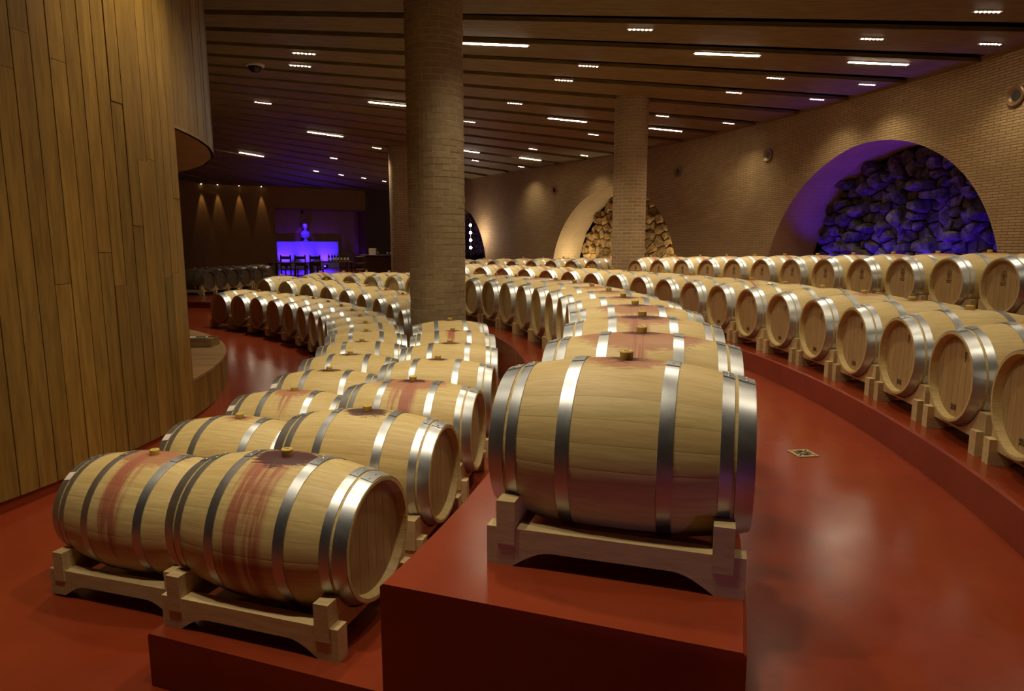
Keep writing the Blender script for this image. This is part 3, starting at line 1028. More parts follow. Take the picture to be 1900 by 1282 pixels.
ME_BRAND = mesh('stamp', *glyph('####../.##.../.##.../.##.../.#..../.#....', 0.007, 0.010, -0.075, 0.165))

ORD = ['nearest', 'second', 'third', 'fourth', 'fifth', 'sixth', 'seventh', 'eighth', 'ninth', 'tenth', 'eleventh', 'twelfth', 'thirteenth', 'fourteenth', 'fifteenth', 'sixteenth', 'seventeenth', 'eighteenth', 'nineteenth', 'twentieth']
def barrel(x, y, z, ang, tilt, label, group, near=0, stain=0.4, drip=0.0, dark=0.4, mark=None, paper=False, low=False, spin=0.0, painted_shade=0.0):
    t = thing('wine_barrel', label, 'barrel', (x, y, z), (0, 0, 0), group)
    t.rotation_mode = 'XYZ'
    t.matrix_world = Matrix.Translation((x, y, z)) @ Matrix.Rotation(R(ang), 4, 'Z') @ Matrix.Rotation(-R(tilt), 4, 'Y') @ Matrix.Rotation(R(spin), 4, 'X')
    seed = rnd.uniform(0, 50)
    def props(o, a=0.0):
        o['seed'] = seed; o['stain'] = float(stain); o['drip'] = float(drip); o['dark'] = float(dark); o['stave_angle'] = float(a); o['painted_shade'] = float(painted_shade)
    if near:
        for k in range(NST):
            a = -math.pi + 2 * math.pi * (k + 0.5) / NST
            o = link('stave', ME_STAVE, M['oak'], t, rot=(-a, 0, 0)); props(o, a)
    else:
        o = link('body', ME_BODY_LOW if low else ME_BODY, M['oak'], t); props(o)
    for me in (ME_HOOP_LOW if low else ME_HOOP):
        link('hoop', me, M['steel'], t)
    for s in (1, -1):
        rot = (0, 0, 0) if s > 0 else (0, 0, math.pi)
        if near == 2 and s < 0:
            h = link('barrel_head', ME_HBACK, M['head'], t, (s * (L2 - 0.042), 0, 0), rot)
            for me in ME_HBOARD: link('head_board', me, M['head'], h)
        else:
            h = link('barrel_head', ME_HEAD, M['head'], t, (s * (L2 - 0.042), 0, 0), rot)
            h['painted_shade'] = float(painted_shade)
    link('bung', ME_BUNG, M['silicone'], t, (0, 0, RB - 0.004))
    if paper: link('paper_label', ME_LABEL, M['paper'], t, (-0.001, 0, 0.0), (R(38), 0, 0))
    if mark == 'emblem':
        link('stamp', ME_EMBLEM, M['ink_faint'], t, (-L2 + 0.040, 0, 0))
    elif mark == 'number':
        link('stamp', ME_NUM, M['ink'], t, (-L2 + 0.040, 0, 0))
        link('stamp', ME_BRAND, M['ink_faint'], t, (-L2 + 0.040, 0, 0))
    return t

# ------------------------------------------------------------------ racks
def beam_mesh(half, mids):
    """beam along X; underside cut away between the feet"""
    feet = [-half] + mids + [half]
    top, mid = 0.148, 0.068
    prof = []
    def arcpts(x0, x1):
        # hollow between a foot ending at x0 and one starting at x1
        d = 0.15
        pts = []
        for k in range(7):
            a = k / 6
            pts.append((x0 + d * a, mid * math.sin(a * math.pi / 2) if True else 0))
        for k in range(7):
            a = 1 - k / 6
            pts.append((x1 - d * a, mid * math.sin(a * math.pi / 2)))
        return pts
    low = []
    ends = [(-half, -half + 0.10)] + [(m - 0.07, m + 0.07) for m in mids] + [(half - 0.10, half)]
    for q, (s, e) in enumerate(ends):
        low.append((s, 0.0))
        low.append((e, 0.0))
        if q + 1 < len(ends):
            low += arcpts(e, ends[q + 1][0])[1:-1]
    n = len(low)
    V = [(x, y, z) for y in (-0.035, 0.035) for x, z in low] + [(x, y, top) for y in (-0.035, 0.035) for x, _ in low]
    Fc = []
    for k in range(n - 1):
        Fc.append((k, k + 1, 2 * n + k + 1, 2 * n + k)); Fc.append((n + k, 3 * n + k, 3 * n + k + 1, n + k + 1))
        Fc.append((k, n + k, n + k + 1, k + 1)); Fc.append((2 * n + k, 2 * n + k + 1, 3 * n + k + 1, 3 * n + k))
    Fc.append((0, 2 * n, 3 * n, n)); Fc.append((n - 1, 2 * n - 1, 4 * n - 1, 3 * n - 1))
    return fix_normals(mesh('beam', V, Fc))
def cradle_mesh(rr, th=0.035):
    W, top, bot = 0.346, 0.252, 0.085
    pts = [(-W, bot), (W, bot), (W, top)]
    yc = math.sqrt(rr * rr - (AX - top) ** 2)
    for k in range(13):
        y = yc - 2 * yc * k / 12
        pts.append((y, AX - math.sqrt(rr * rr - y * y)))
    pts.append((-W, top))
    # as quads: strips under the curve
    V, Fc = [], []
    cols = [(W, top)] + pts[3:-1] + [(-W, top)]
    n = len(cols)
    for x in (-th, th):
        for y, z in cols: V.append((x, y, bot))
        for y, z in cols: V.append((x, y, z))
    for k in range(n - 1):
        Fc.append((k, k + 1, n + k + 1, n + k)); Fc.append((2 * n + k, 3 * n + k, 3 * n + k + 1, 2 * n + k + 1))
        Fc.append((n + k, n + k + 1, 3 * n + k + 1, 3 * n + k)); Fc.append((k, 2 * n + k, 2 * n + k + 1, k + 1))
    Fc.append((0, n, 3 * n, 2 * n)); Fc.append((n - 1, 2 * n - 1 + 2 * n, 2 * n - 1 + 0, 0) if False else (n - 1, 3 * n - 1, 4 * n - 1, 2 * n - 1))
    return fix_normals(mesh('cradle_board', V, Fc))
ME_BEAM1 = beam_mesh(0.46, [])
ME_CRADLE = cradle_mesh(rad(0.385) + 0.006)
def rack(x, y, z, ang, tilt, label, group):
    """z = barrel axis height"""
    t = thing('barrel_rack', label, 'barrel rack', (0, 0, 0), (0, 0, 0), group)
    t.matrix_world = Matrix.Translation((x, y, z)) @ Matrix.Rotation(R(ang), 4, 'Z') @ Matrix.Rotation(-R(tilt), 4, 'Y') @ Matrix.Translation((0, 0, -AX))
    for s in (-1, 1):
        link('beam', ME_BEAM1, M['rack'], t, (0, s * 0.305, 0))
    for xx in (-0.385, 0.385):
        link('cradle_board', ME_CRADLE, M['rack'], t, (xx, 0, 0))
    return t

def rows():
    near_txt = {0: 'nearest'}
    stA1 = {0: (0.75, 0.5, 0.1), 1: (0.35, 0.0, 0.25), 2: (0.6, 0.25, 0.2), 3: (0.25, 0, 0.55), 4: (0.2, 0, 0.55), 5: (0.2, 0, 0.4)}
    stA2 = {0: (0.62, 1.0, 0.95), 1: (0.28, 0.0, 0.75), 2: (0.95, 0.75, 0.5), 3: (0.3, 0, 0.45), 4: (0.3, 0, 0.55), 5: (0.35, 0.2, 0.45)}
    for i in range(17):
        x, y, z, a = ROW_A1[i]
        st = stA1.get(i, (rnd.choice((0.15, 0.3, 0.4, 0.6)), 0.0, rnd.choice((0.3, 0.4, 0.5))))
        barrel(x, y, z, a, 0, 'oak wine barrel, %s in the leftmost row beside the timber drum' % ORD[i], 'barrels in the leftmost row', 1 if i < 2 else 0, *st, paper=i < 4, low=i > 6)
        rack(x, y, z, a, 0, 'pine rack under the %s barrel of the leftmost row' % ORD[i], 'racks of the leftmost row')
    for i in range(17):
        if i == 7: continue          # the near brick column stands in this place
        x, y, z, a = ROW_A2[i]
        st = stA2.get(i, (rnd.choice((0.15, 0.3, 0.4, 0.6)), 0.0, rnd.choice((0.3, 0.4, 0.5))))
        k = i if i < 7 else i - 1
        barrel(x, y, z, a, 0, 'oak wine barrel, %s in the row left of the high red block' % ORD[k], 'barrels left of the high block', 1 if i < 3 else 0, *st, low=i > 6)
        rack(x, y, z, a, 0, 'pine rack under the %s barrel left of the high block' % ORD[k], 'racks left of the high block')
    stB = {0: (0.62, 0.0, 0.4), 1: (1.2, 0.3, 0.5), 2: (0.9, 0.3, 0.75), 3: (1.1, 0.3, 0.6), 4: (0.6, 0, 0.6)}
    for i, (x, y, z, a) in enumerate(ROW_B):
        s = stB.get(i, (rnd.choice((0.3, 0.5, 0.7)), rnd.choice((0, 0, 0.3)), rnd.choice((0.2, 0.4, 0.5))))
        barrel(x, y, z, a, 0, 'oak wine barrel, %s along the high red block' % ORD[i], 'barrels on the high red block', 1 if i < 2 else 0, *s, low=i > 7)
        rack(x, y, z, a, 0, 'pine rack under the %s barrel of the high red block' % ORD[i], 'racks on the high red block')
    for i, (x, y, z, a) in enumerate(ROW_C):
        s = (rnd.choice((0.2, 0.4, 0.6)), rnd.choice((0, 0, 0.3)), rnd.choice((0.1, 0.2, 0.3)))
        barrel(x, y, z, a, 0, 'oak wine barrel, %s from the right along the red kerb' % ('first' if i == 0 else ORD[i]), 'barrels behind the red kerb', 2 if i < 4 else 0, *s, mark='number' if i < 9 else None, low=i > 8)
        rack(x, y, z, a, 0, 'pine rack under barrel %s from the right along the kerb' % ('first' if i == 0 else ORD[i]), 'racks behind the red kerb')
    for i, (x, y, z, a) in enumerate(ROW_D):
        s = (rnd.choice((0.3, 0.6, 0.8)), rnd.choice((0, 0.3)), rnd.choice((0.0, 0.2)))
        barrel(x, y, z, a, 0, 'oak wine barrel, %s from the right in the back row below the arches' % ('first' if i == 0 else ORD[i]), 'barrels in the back row', 0, *s, mark='emblem' if i < 12 else None, low=i > 6)
        rack(x, y, z, a, 0, 'pine rack, %s from the right in the back row' % ('first' if i == 0 else ORD[i]), 'racks in the back row')
    # dark row beside the back wall, its shade put into the wood colour
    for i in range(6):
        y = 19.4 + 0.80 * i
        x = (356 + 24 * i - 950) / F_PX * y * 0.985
        barrel(x, y, AISLE + AX, -10, 0, 'dark wine barrel with painted shade, %s in the short row by the back wall' % ORD[i], 'dark barrels by the back wall', 0, 0.3, 0, 0.3, low=True, painted_shade=0.8)
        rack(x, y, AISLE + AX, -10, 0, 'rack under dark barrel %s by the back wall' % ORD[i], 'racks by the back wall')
rows()

# ------------------------------------------------------------------ ceiling lamps
def ceil_pt(u, v, z=CEIL):
    p = R(PITCH); x = (u - 950) / F_PX; up = -(v - 641) / F_PX
    Y = math.cos(p) + up * math.sin(p); Z = -math.sin(p) + up * math.cos(p)
    t = (z - EYE) / Z
    return x * t, Y * t
def lamp_angle(x, y):
    return math.atan2(y - CX[1], x - CX[0])
ME_TUBE = box_mesh('glow_tube', -0.6, 0.6, -0.03, 0.03, -0.022, -0.002, bevel=0.008)
ME_TRAY = box_mesh('lamp_housing', -0.63, 0.63, -0.055, 0.055, -0.012, 0.03)
ME_BARH = box_mesh('lamp_housing', -0.21, 0.21, -0.04, 0.04, -0.012, 0.03)
ME_DOT = shade(fix_normals(mesh('led_lens', *lathe_data([(0.019, -0.012), (0.017, -0.020), (0.0, -0.023)], 10))))
def strip_lamp(x, y, label):
    t = thing('linear_ceiling_lamp', label, 'ceiling lamp', (x, y, CEIL), (0, 0, lamp_angle(x, y)), 'long ceiling lamps')
    link('lamp_housing', ME_TRAY, M['lamp_white'], t); link('glow_tube', ME_TUBE, M['tube'], t)
def led_lamp(x, y, label, power=1.0, size=118, group='small ceiling lamps', tgt=None):
    t = thing('led_ceiling_lamp', label, 'ceiling lamp', (x, y, CEIL), (0, 0, lamp_angle(x, y)), group)
    link('lamp_housing', ME_BARH, M['lamp_white'], t)
    for k in range(6): link('led_lens', ME_DOT, M['led'], t, (-0.165 + 0.066 * k, 0, 0))
    l = bpy.data.lights.new('downlight', 'SPOT'); l.energy = LED_W * power * 4; l.color = WARM
    l.spot_size = R(size); l.spot_blend = 1.0; l.shadow_soft_size = 0.10
    o = bpy.data.objects.new('downlight', l); C.objects.link(o); o.parent = t; o.location = (0, 0, -0.05)
STR = [((467, 286), 'lowest left long ceiling lamp near the drum'), ((604, 248.5), 'long ceiling lamp above the blue niche'), ((730, 193), 'long ceiling lamp half hidden left of the near column'), ((914, 81), 'long ceiling lamp just right of the near column'), ((1053, 222), 'long ceiling lamp left of the slim column'), ((984, 294.5), 'short looking far long ceiling lamp near the brick wall'), ((1235, 240), 'long ceiling lamp just right of the slim column'), ((1350, 100), 'brightest long ceiling lamp right of centre'), ((1630, 116.5), 'long ceiling lamp closest to the right wall'), ((866, 279.5), 'far long ceiling lamp beside the near column')]
for (u, v), lab in STR: strip_lamp(*ceil_pt(u, v), lab)
LEDS = [(564, 98), (557, 121), (488, 190), (1188, 53.5), (1092, 121.5), (1046, 148), (955, 191), (870, 225), (1439, 144), (1362, 171), (1609, 156), (1516, 183.5), (1352, 228), (1229, 214.5), (1101, 249), (989, 276), (1084, 288), (882, 297.5), (967, 309), (699, 274), (619, 293), (586, 317), (633, 324), (675, 330), (713, 336), (1618, 71), (1838, 80.5)]
for i, (u, v) in enumerate(LEDS):
    side = 'left of' if u < 760 else 'right of'
    same = sorted([q for q in LEDS if (q[0] < 760) == (u < 760)], key=lambda q: q[1])
    k = same.index((u, v))
    lx, ly = ceil_pt(u, v)
    near_wall = min(math.dist((lx, ly), q) for q in PATH) < 1.9
    led_lamp(lx, ly, 'small six-dot ceiling lamp, %s among those %s the near column, counting downwards' % ('topmost' if k == 0 else ORD[k], side), 0.45 if near_wall else 1.0)
# assumed unseen lamps, added to the same ceiling above and behind the camera
for k, (x, y, w) in enumerate([(-3.2, 3.6, 0.3), (-2.6, 6.2, 0.9), (-1.7, 2.25, 0.8), (-0.3, 2.05, 0.6), (-0.4, 4.4, 0.9), (0.4, 8.0, 0.9), (1.8, 5.6, 0.8), (2.8, 2.4, 0.35), (3.6, 8.4, 0.8), (5.6, 7.0, 0.6), (6.2, 3.2, 0.5), (6.9, 10.2, 0.3)]):
    led_lamp(x, y, 'assumed small six-dot ceiling lamp overhead out of view, %s from the drum' % ORD[k], w, 118, 'assumed ceiling lamps above the view')
for k, (x, y) in enumerate([(3.0, 4.2)]):
    strip_lamp(x, y, 'assumed long ceiling lamp overhead out of view, %s' % ('over the aisle' if k == 0 else 'over the paired row'))

# dome camera
def dome():
    x, y = ceil_pt(473, 120)
    t = thing('dome_camera', 'black dome security camera on the boarded ceiling', 'security camera', (x, y, CEIL))
    link('mount_ring', shade(fix_normals(mesh('mount_ring', *lathe_data([(0.0, 0.0), (0.17, 0.0), (0.165, -0.03), (0.12, -0.04)], 24)))), M['lamp_white'], t)
    link('dome', shade(fix_normals(mesh('dome', *lathe_data([(0.125, -0.035)] + [(0.125 * math.cos(a * math.pi / 12), -0.045 - 0.1 * math.sin(a * math.pi / 12)) for a in range(7)], 24)))), M['glossblack'], t)
dome()

# ------------------------------------------------------------------ assumed lamps: niches and violet accent
ME_FLOOD = fix_normals(mesh('lamp_body', *lathe_data([(0.0, 0.0), (0.07, 0.0), (0.08, 0.1), (0.06, 0.1)], 16)))
ME_LENS = mesh('lamp_lens', *disc_data(0.062, 16, 0.095))
ME_STAKE = box_mesh('lamp_foot', -0.06, 0.06, -0.03, 0.03, -0.08, 0.0)
def flood(loc, target, col, watts, label, group, lens, size=120, blend=0.6, soft=0.06):  # these lamps are assumed from the tinted light; none is seen
    d = Vector(target) - Vector(loc)
    q = d.to_track_quat('Z', 'Y')
    t = thing('assumed_accent_lamp', label, 'accent lamp', loc, group=group)
    t.rotation_mode = 'QUATERNION'; t.rotation_quaternion = q
    link('lamp_body', ME_FLOOD, M['black'], t); link('lamp_lens', ME_LENS, lens, t); link('lamp_foot', ME_STAKE, M['black'], t)
    l = bpy.data.lights.new('accent', 'SPOT'); l.energy = watts; l.color = col; l.spot_size = R(size); l.spot_blend = blend; l.shadow_soft_size = soft
    o = bpy.data.objects.new('accent', l); C.objects.link(o); o.parent = t; o.location = (0, 0, 0.12); o.rotation_euler = (math.pi, 0, 0)
M['blue_lamp'].cycles.emission_sampling = 'NONE'; M['warm_lamp'].cycles.emission_sampling = 'NONE'
BLUE = (0.05, 0.010, 1.0)
def niche_pt(j, u, d, z):
    c, r, z0 = ARCHES[j]
    (xc, yc), n = on_wall(c); (x2, y2), _ = on_wall(c + 0.5)
    tx, ty = (x2 - xc) / 0.5, (y2 - yc) / 0.5
    return (xc + tx * u + n[0] * d, yc + ty * u + n[1] * d, z)
for k, u in enumerate((-2.6, -1.0, 0.8, 2.5)):  # assumed uplights, sources for the blue light in the arch
    flood(niche_pt(0, u, 0.55, 1.25), niche_pt(0, u * 0.8, 1.2, 2.6), BLUE, 75, 'assumed blue uplight on the floor of the big arch, %s from the right' % ('first' if k == 0 else ORD[k]), 'blue arch uplights', M['blue_lamp'], 130)
flood(niche_pt(1, 2.6, 0.5, 1.05), niche_pt(1, 3.3, 0.9, 2.6), (1, 0.84, 0.58), 80, 'assumed warm uplight at the left foot of the lit arch', 'warm arch uplights', M['warm_lamp'], 150, 0.3)  # assumed uplights for the warm light in the second arch
flood(niche_pt(1, -2.4, 0.3, 1.05), niche_pt(1, -1.6, 1.35, 2.6), (1, 0.84, 0.58), 80, 'assumed warm uplight at the right foot of the lit arch', 'warm arch uplights', M['warm_lamp'], 140)
flood(niche_pt(1, 0.8, 0.25, 1.05), niche_pt(1, 1.0, 1.35, 2.2), (1, 0.84, 0.58), 60, 'assumed warm uplight in the middle of the lit arch', 'warm arch uplights', M['warm_lamp'], 140)
flood((2.3, -1.4, 0.8), (0.72, 1.80, 0.66), (0.62, 0.36, 1.0), 60, 'assumed violet accent lamp, unseen behind the view, aimed at the block front', 'assumed violet accent lamps', M['blue_lamp'], 19, 0.35, 0.03)  # assumed, unseen lamp added to tint the block front violet

# ------------------------------------------------------------------ far end: timber wall with the blue niche, tables, chairs
# local frame of the back wall: origin at the wall's left end, u along it, w into the wall
B0 = Vector((-19.0, 36.2)); B1 = Vector((-9.2, 42.3))
BU = (B1 - B0).normalized(); BW = Vector((-BU.y, BU.x))
if BW.y < 0: BW = -BW
def bw(u, w, z):
    p = B0 + BU * u + BW * w
    return (p.x, p.y, z)
def u_at(px, w=0.0):
    """position along the back wall seen at image column px"""
    k = (px - 950) / F_PX * 0.985
    o = B0 + BW * w
    return (k * o.y - o.x) / (BU.x - k * BU.y)
BWALL_L = (B1 - B0).length
def back_wall():
    n0, n1 = u_at(511), u_at(680)
    zt = 4.15
    zb = 0.4
    V, Fc = [], []
    def quad(a, b, z0, z1, w=0.0):
        k = len(V); V.extend([bw(a, w, z0), bw(b, w, z0), bw(b, w, z1), bw(a, w, z1)]); Fc.append((k, k + 1, k + 2, k + 3))
    quad(-16, n0, zb, CEIL + .2); quad(n0, n1, zt, CEIL + .2); quad(n1, BWALL_L, zb, CEIL + .2)
    me = mesh('wall_back', V, Fc)
    # object space grain along X: rebuild in the wall frame
    o = struct('wall_back', me, M['backwall'])
    # rear lining of the niche
    V, Fc = [], []
    D = 1.6
    quad(n0, n1, zb, zt, D)
    k = len(V); V += [bw(n0, 0, zb), bw(n0, D, zb), bw(n0, D, zt), bw(n0, 0, zt)]; Fc.append((k, k + 1, k + 2, k + 3))
    k = len(V); V += [bw(n1, 0, zb), bw(n1, D, zb), bw(n1, D, zt), bw(n1, 0, zt)]; Fc.append((k, k + 1, k + 2, k + 3))
    k = len(V); V += [bw(n0, 0, zt), bw(n1, 0, zt), bw(n1, D, zt), bw(n0, D, zt)]; Fc.append((k, k + 1, k + 2, k + 3))
    struct('wall_niche_lining', mesh('wall_niche_lining', V, Fc), M['backwall'])
    # pale counter front standing in the niche
    c0, c1 = u_at(512, D - .3), u_at(627, D - .3)
    cx = 0.5 * (c0 + c1)
    o = link('display_panel', box_mesh('display_panel', -(c1 - c0) / 2, (c1 - c0) / 2, -0.25, 0.0, 0, 1.66, bevel=0.02), M['white'], None, bw(cx, D - .02, AISLE), (0, 0, math.atan2(BU.y, BU.x)))
    tag(o, 'white waist-high panel glowing blue in the far niche', 'panel')
    # bust on the panel
    bx = u_at(566, D - .3)
    t = thing('plaster_bust', 'pale sculpted bust mounted above the blue panel', 'sculpture', bw(bx, D - 0.34, AISLE + 1.67), (0, 0, math.atan2(BU.y, BU.x)))
    link('pedestal', shade(fix_normals(mesh('pedestal', *lathe_data([(0.0, 0.0), (0.16, 0.0), (0.15, 0.04), (0.09, 0.08), (0.09, 0.16), (0.12, 0.2), (0.0, 0.2)], 18)))), M['sculpt'], t)
    bm = bmesh.new()
    for c, s in (((0, 0, 0.42), (0.30, 0.15, 0.24)), ((0, -0.02, 0.66), (0.10, 0.10, 0.14)), ((0, -0.03, 0.86), (0.14, 0.16, 0.19)), ((0, -0.17, 0.84), (0.03, 0.05, 0.045)), ((0, 0.02, 0.97), (0.16, 0.16, 0.12)), ((0, -0.13, 0.76), (0.06, 0.05, 0.06))):
        r = bmesh.ops.create_icosphere(bm, subdivisions=2, radius=1.0)
        for v in r['verts']: v.co = Vector((v.co.x * s[0] + c[0], v.co.y * s[1] + c[1], v.co.z * s[2] + c[2]))
    me = bpy.data.meshes.new('bust'); bm.to_mesh(me); bm.free()
    link('bust', shade(me, 80), M['sculpt'], t)
    # side wall between the niche wall and the far brick wall
    p = bw(BWALL_L, 0, 0)
    me = mesh('wall_side_far', [(p[0], p[1], 0.4), (-3.2, 44.0, 0.4), (-3.2, 44.0, 5.6), (p[0], p[1], 5.6)], [(0, 1, 2, 3)])
    struct('wall_side_far', me, M['grey_wall'])
    # assumed blue lamps in the niche and before it, fixtures unseen
    flood(bw(u_at(560, 0.6), 0.35, zt - 0.15), bw(bx, D, 2.4), BLUE, 200, 'assumed blue spotlight in the niche head aimed at the bust', 'niche lamps', M['blue_lamp'], 40, 0.6)
    for px, wt in ((528, 300), (566, 240), (604, 300)):
        flood(bw(u_at(px, 0.5), 0.5, AISLE + 0.1), bw(u_at(px, D - .3), D - .3, AISLE + 0.95), BLUE, wt, 'assumed blue floor lamp before the white panel, %s' % ('left one' if px < 550 else 'middle one' if px < 580 else 'right one'), 'niche lamps', M['blue_lamp'], 78, 0.9)
    flood(bw(u_at(672, 0.4), 0.4, AISLE + 0.1), bw(u_at(690, 1.0), 1.2, 2.2), BLUE, 120, 'assumed blue floor lamp at the right end of the niche', 'niche lamps', M['blue_lamp'], 100, 0.7)
    flood(bw(u_at(600, -0.8), -0.8, AISLE + 0.09), bw(u_at(600, -4), -4.0, CEIL), BLUE, 150, 'assumed blue uplight on the floor washing the boards before the niche', 'niche lamps', M['blue_lamp'], 75, 0.9)  # assumed lamp, added to tint the ceiling before the niche
    # small wall washers that draw scallops
    for k, px in enumerate((378, 408, 447, 488)):
        u = u_at(px)
        x, y, z = bw(u, -0.15, CEIL)
        t = thing('wall_washer', 'tiny wall washer over the timber back wall, %s from the left' % ('first' if k == 0 else ORD[k]), 'ceiling lamp', (x, y, z), (0, 0, 0), 'back wall washers')
        link('lamp_housing', shade(fix_normals(mesh('lamp_housing', *lathe_data([(0.0, 0.0), (0.09, 0.0), (0.085, -0.03), (0.0, -0.03)], 16)))), M['lamp_white'], t)
        link('led_lens', ME_DOT, M['led'], t, (0, 0, -0.018))
        l = bpy.data.lights.new('washer', 'SPOT'); l.energy = 75; l.color = (1, 0.80, 0.50); l.spot_size = R(26); l.spot_blend = 0.5; l.shadow_soft_size = 0.03
        o = bpy.data.objects.new('washer', l); C.objects.link(o); o.parent = t; o.location = (0, 0, -0.05)
        tx = Vector(bw(u, -0.02, 2.2)) - Vector((x, y, z - 0.05)); o.rotation_mode = 'QUATERNION'; o.rotation_quaternion = tx.to_track_quat('-Z', 'Y')
back_wall()

# dining furniture before the niche
def chair_meshes():
    d = {}
    d['seat'] = box_mesh('seat', -0.22, 0.22, -0.21, 0.21, 0.43, 0.47, bevel=0.008)
    d['leg_f'] = box_mesh('leg', -0.02, 0.02, -0.02, 0.02, 0.0, 0.43)
    d['leg_b'] = mesh('leg', *join_data([box_data(-0.02, 0.02, -0.02, 0.02, 0.0, 0.98), box_data(-0.024, 0.024, -0.024, 0.024, 0.98, 1.03)]))
    d['rail'] = box_mesh('back_rail', -0.2, 0.2, -0.012, 0.012, -0.06, 0.06, bevel=0.006)
    d['stretcher'] = box_mesh('stretcher', -0.2, 0.2, -0.012, 0.012, -0.015, 0.015)
    return d
CH = chair_meshes()
def chair(x, y, rz, label):
    t = thing('dining_chair', label, 'chair', (x, y, AISLE), (0, 0, rz), 'chairs at the tasting table')
    link('seat', CH['seat'], M['chair'], t)
    for s in (-1, 1):
        link('leg', CH['leg_f'], M['chair'], t, (s * 0.19, -0.18, 0)); link('leg', CH['leg_b'], M['chair'], t, (s * 0.2, 0.2, 0))
    link('back_rail', CH['rail'], M['chair'], t, (0, 0.2, 0.92)); link('back_rail', CH['rail'], M['chair'], t, (0, 0.2, 0.66))
    for yy in (-0.18, 0.2): link('stretcher', CH['stretcher'], M['chair'], t, (0, yy, 0.2))
def far_pt(px, y):
    return ((px - 950) / F_PX * 0.985 * y, y)
for k, (px, rz) in enumerate(((531, 175), (556, 186), (585, 178), (668, 180))):
    x, y = far_pt(px, 27.0)
    chair(x, y, R(rz), 'dark wooden dining chair against the blue glow, %s from the left' % ('first' if k == 0 else ORD[k]))
def table(px0, px1, y, label, z=0.76):
    x0 = far_pt(px0, y)[0]; x1 = far_pt(px1, y)[0]; L = (x1 - x0) / 2
    t = thing('tasting_table', label, 'table', ((x0 + x1) / 2, y, AISLE))
    link('table_top', box_mesh('table_top', -L, L, -0.42, 0.42, z - 0.04, z, bevel=0.006), M['chair'], t)
    for sx in (-1, 1):
        for sy in (-1, 1): link('leg', box_mesh('leg', -0.035, 0.035, -0.035, 0.035, 0, z - 0.04), M['chair'], t, (sx * (L - 0.08), sy * 0.34, 0))
    return t
table(500, 572, 26.0, 'long dark wooden table left before the blue niche')
table(578, 650, 26.0, 'long dark wooden table carrying wine bottles', 0.80)
ME_BOT = shade(fix_normals(mesh('bottle_glass', *lathe_data([(0.0, 0.0), (0.037, 0.0), (0.038, 0.01), (0.038, 0.19), (0.03, 0.22), (0.015, 0.245), (0.014, 0.30), (0.0, 0.30)], 14))))
ME_LAB = mesh('bottle_label', *lathe_data([(0.0386, 0.05), (0.0386, 0.14)], 14))
ME_CAP = fix_normals(mesh('capsule', *lathe_data([(0.0155, 0.245), (0.0155, 0.303), (0.0, 0.303)], 10)))
for k, px in enumerate((608, 614, 619, 625, 631, 637, 643)):
    x, y = far_pt(px, 25.9 + 0.12 * (k % 2))
    t = thing('wine_bottle', 'dark wine bottle on the far table, %s from the left' % ('first' if k == 0 else ORD[k]), 'bottle', (x, y, AISLE + 0.80), group='bottles on the tasting table')
    link('bottle_glass', ME_BOT, M['bottle'], t); link('bottle_label', ME_LAB, M['label'], t); link('capsule', ME_CAP, M['brass'], t)
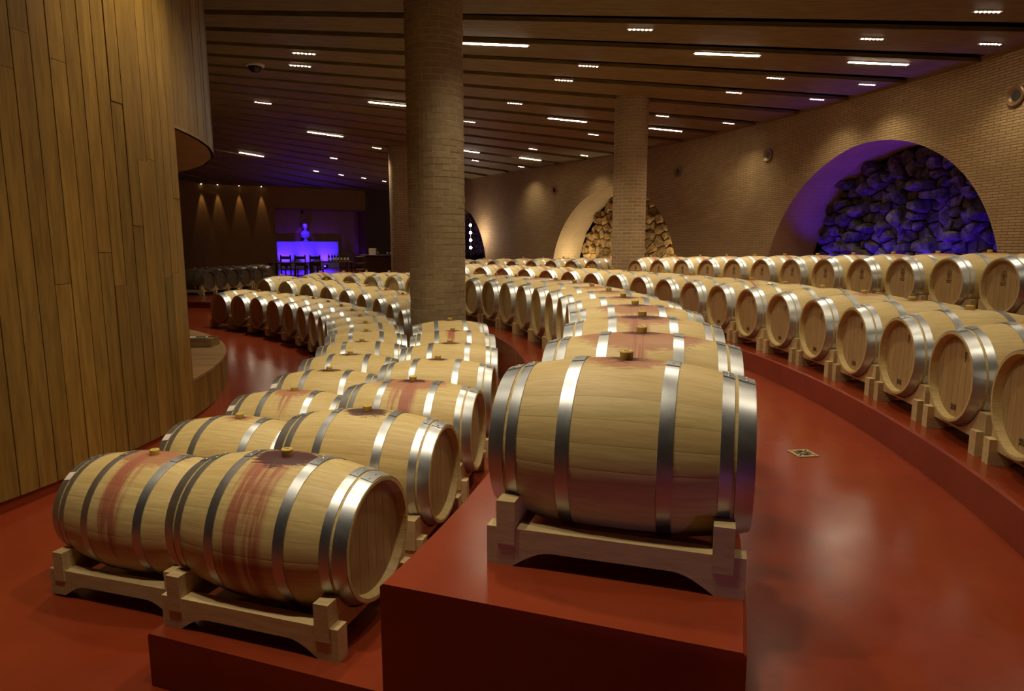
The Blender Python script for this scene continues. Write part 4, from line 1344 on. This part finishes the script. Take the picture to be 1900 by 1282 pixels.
# side counter with a few pale things, right of the niche
t = thing('side_counter', 'dark side counter beside the far column', 'counter', (*far_pt(706, 33.0), AISLE))
link('counter_body', box_mesh('counter_body', -0.95, 0.95, -0.3, 0.3, 0, 0.9, bevel=0.01), M['chair'], t)
link('counter_top', box_mesh('counter_top', -1.0, 1.0, -0.34, 0.34, 0.9, 0.95, bevel=0.008), M['chair'], t)
x, y = far_pt(690, 33.0)
t = thing('pale_box', 'pale cardboard box standing on the side counter', 'box', (x, y, AISLE + 0.95))
link('box_body', box_mesh('box_body', -0.16, 0.16, -0.12, 0.12, 0.0, 0.3, bevel=0.004), M['paper'], t); link('box_lid', box_mesh('box_lid', -0.165, 0.165, -0.125, 0.125, 0.26, 0.31, bevel=0.004), M['label'], t)
for k, px in enumerate((700, 718, 724)):
    x, y = far_pt(px, 33.0)
    t = thing('wine_bottle', 'bottle on the side counter, %s from the left' % ('first' if k == 0 else ORD[k]), 'bottle', (x, y, AISLE + 0.95), group='bottles on the side counter')
    link('bottle_glass', ME_BOT, M['bottle'], t); link('bottle_label', ME_LAB, M['paper'], t); link('capsule', ME_CAP, M['brass'], t)
x, y = far_pt(703, 43.0)
t = thing('notice_frame', 'small pale framed notice on the far grey wall', 'notice', (x, y - 0.1, 2.75), (R(90), 0, 0))
link('frame', mesh('frame', *join_data([box_data(-0.16, 0.16, -0.22, -0.19, 0, .03), box_data(-0.16, 0.16, 0.19, 0.22, 0, .03), box_data(-0.16, -0.13, -0.19, 0.19, 0, .03), box_data(0.13, 0.16, -0.19, 0.19, 0, .03)])), M['grey_wall'], t)
link('sheet', box_mesh('sheet', -0.13, 0.13, -0.19, 0.19, 0, 0.012), M['label'], t)

# vertical string of bright bulbs by the dark third arch
(xw, yw), nw = on_wall(ARCHES[2][0] - ARCHES[2][1] + 0.9)
t = thing('light_string', 'vertical string of four bright bulbs in the far dark arch', 'light string', (far_pt(873, 33.6)[0], 33.6, AISLE))
link('cable', box_mesh('cable', -0.01, 0.01, -0.01, 0.01, 0.0, 2.75), M['black'], t)
ME_BULB = shade(fix_normals(mesh('bulb', *lathe_data([(0.0, -0.07)] + [(0.07 * math.cos(a * math.pi / 10), 0.07 * math.sin(a * math.pi / 10)) for a in range(-4, 5)] + [(0.0, 0.07)], 12))), 80)
for z in (1.30, 1.67, 2.04, 2.41): link('bulb', ME_BULB, M['led'], t, (0, 0, z))
l = bpy.data.lights.new('glow', 'POINT'); l.energy = 60; l.color = (1, 0.85, 0.8); l.shadow_soft_size = 0.1
o = bpy.data.objects.new('glow', l); C.objects.link(o); o.parent = t; o.location = (0.1, -0.35, 1.9)

# rear wall behind the camera closes the room
me = mesh('wall_rear', [(-16, -13.0, 0), (20, -13.0, 0), (20, -13.0, 5.6), (-16, -13.0, 5.6)], [(0, 1, 2, 3)])
uv_from(me, lambda i: ((me.vertices[i].co.x), me.vertices[i].co.z))
struct('wall_rear', me, M['brickwall'])
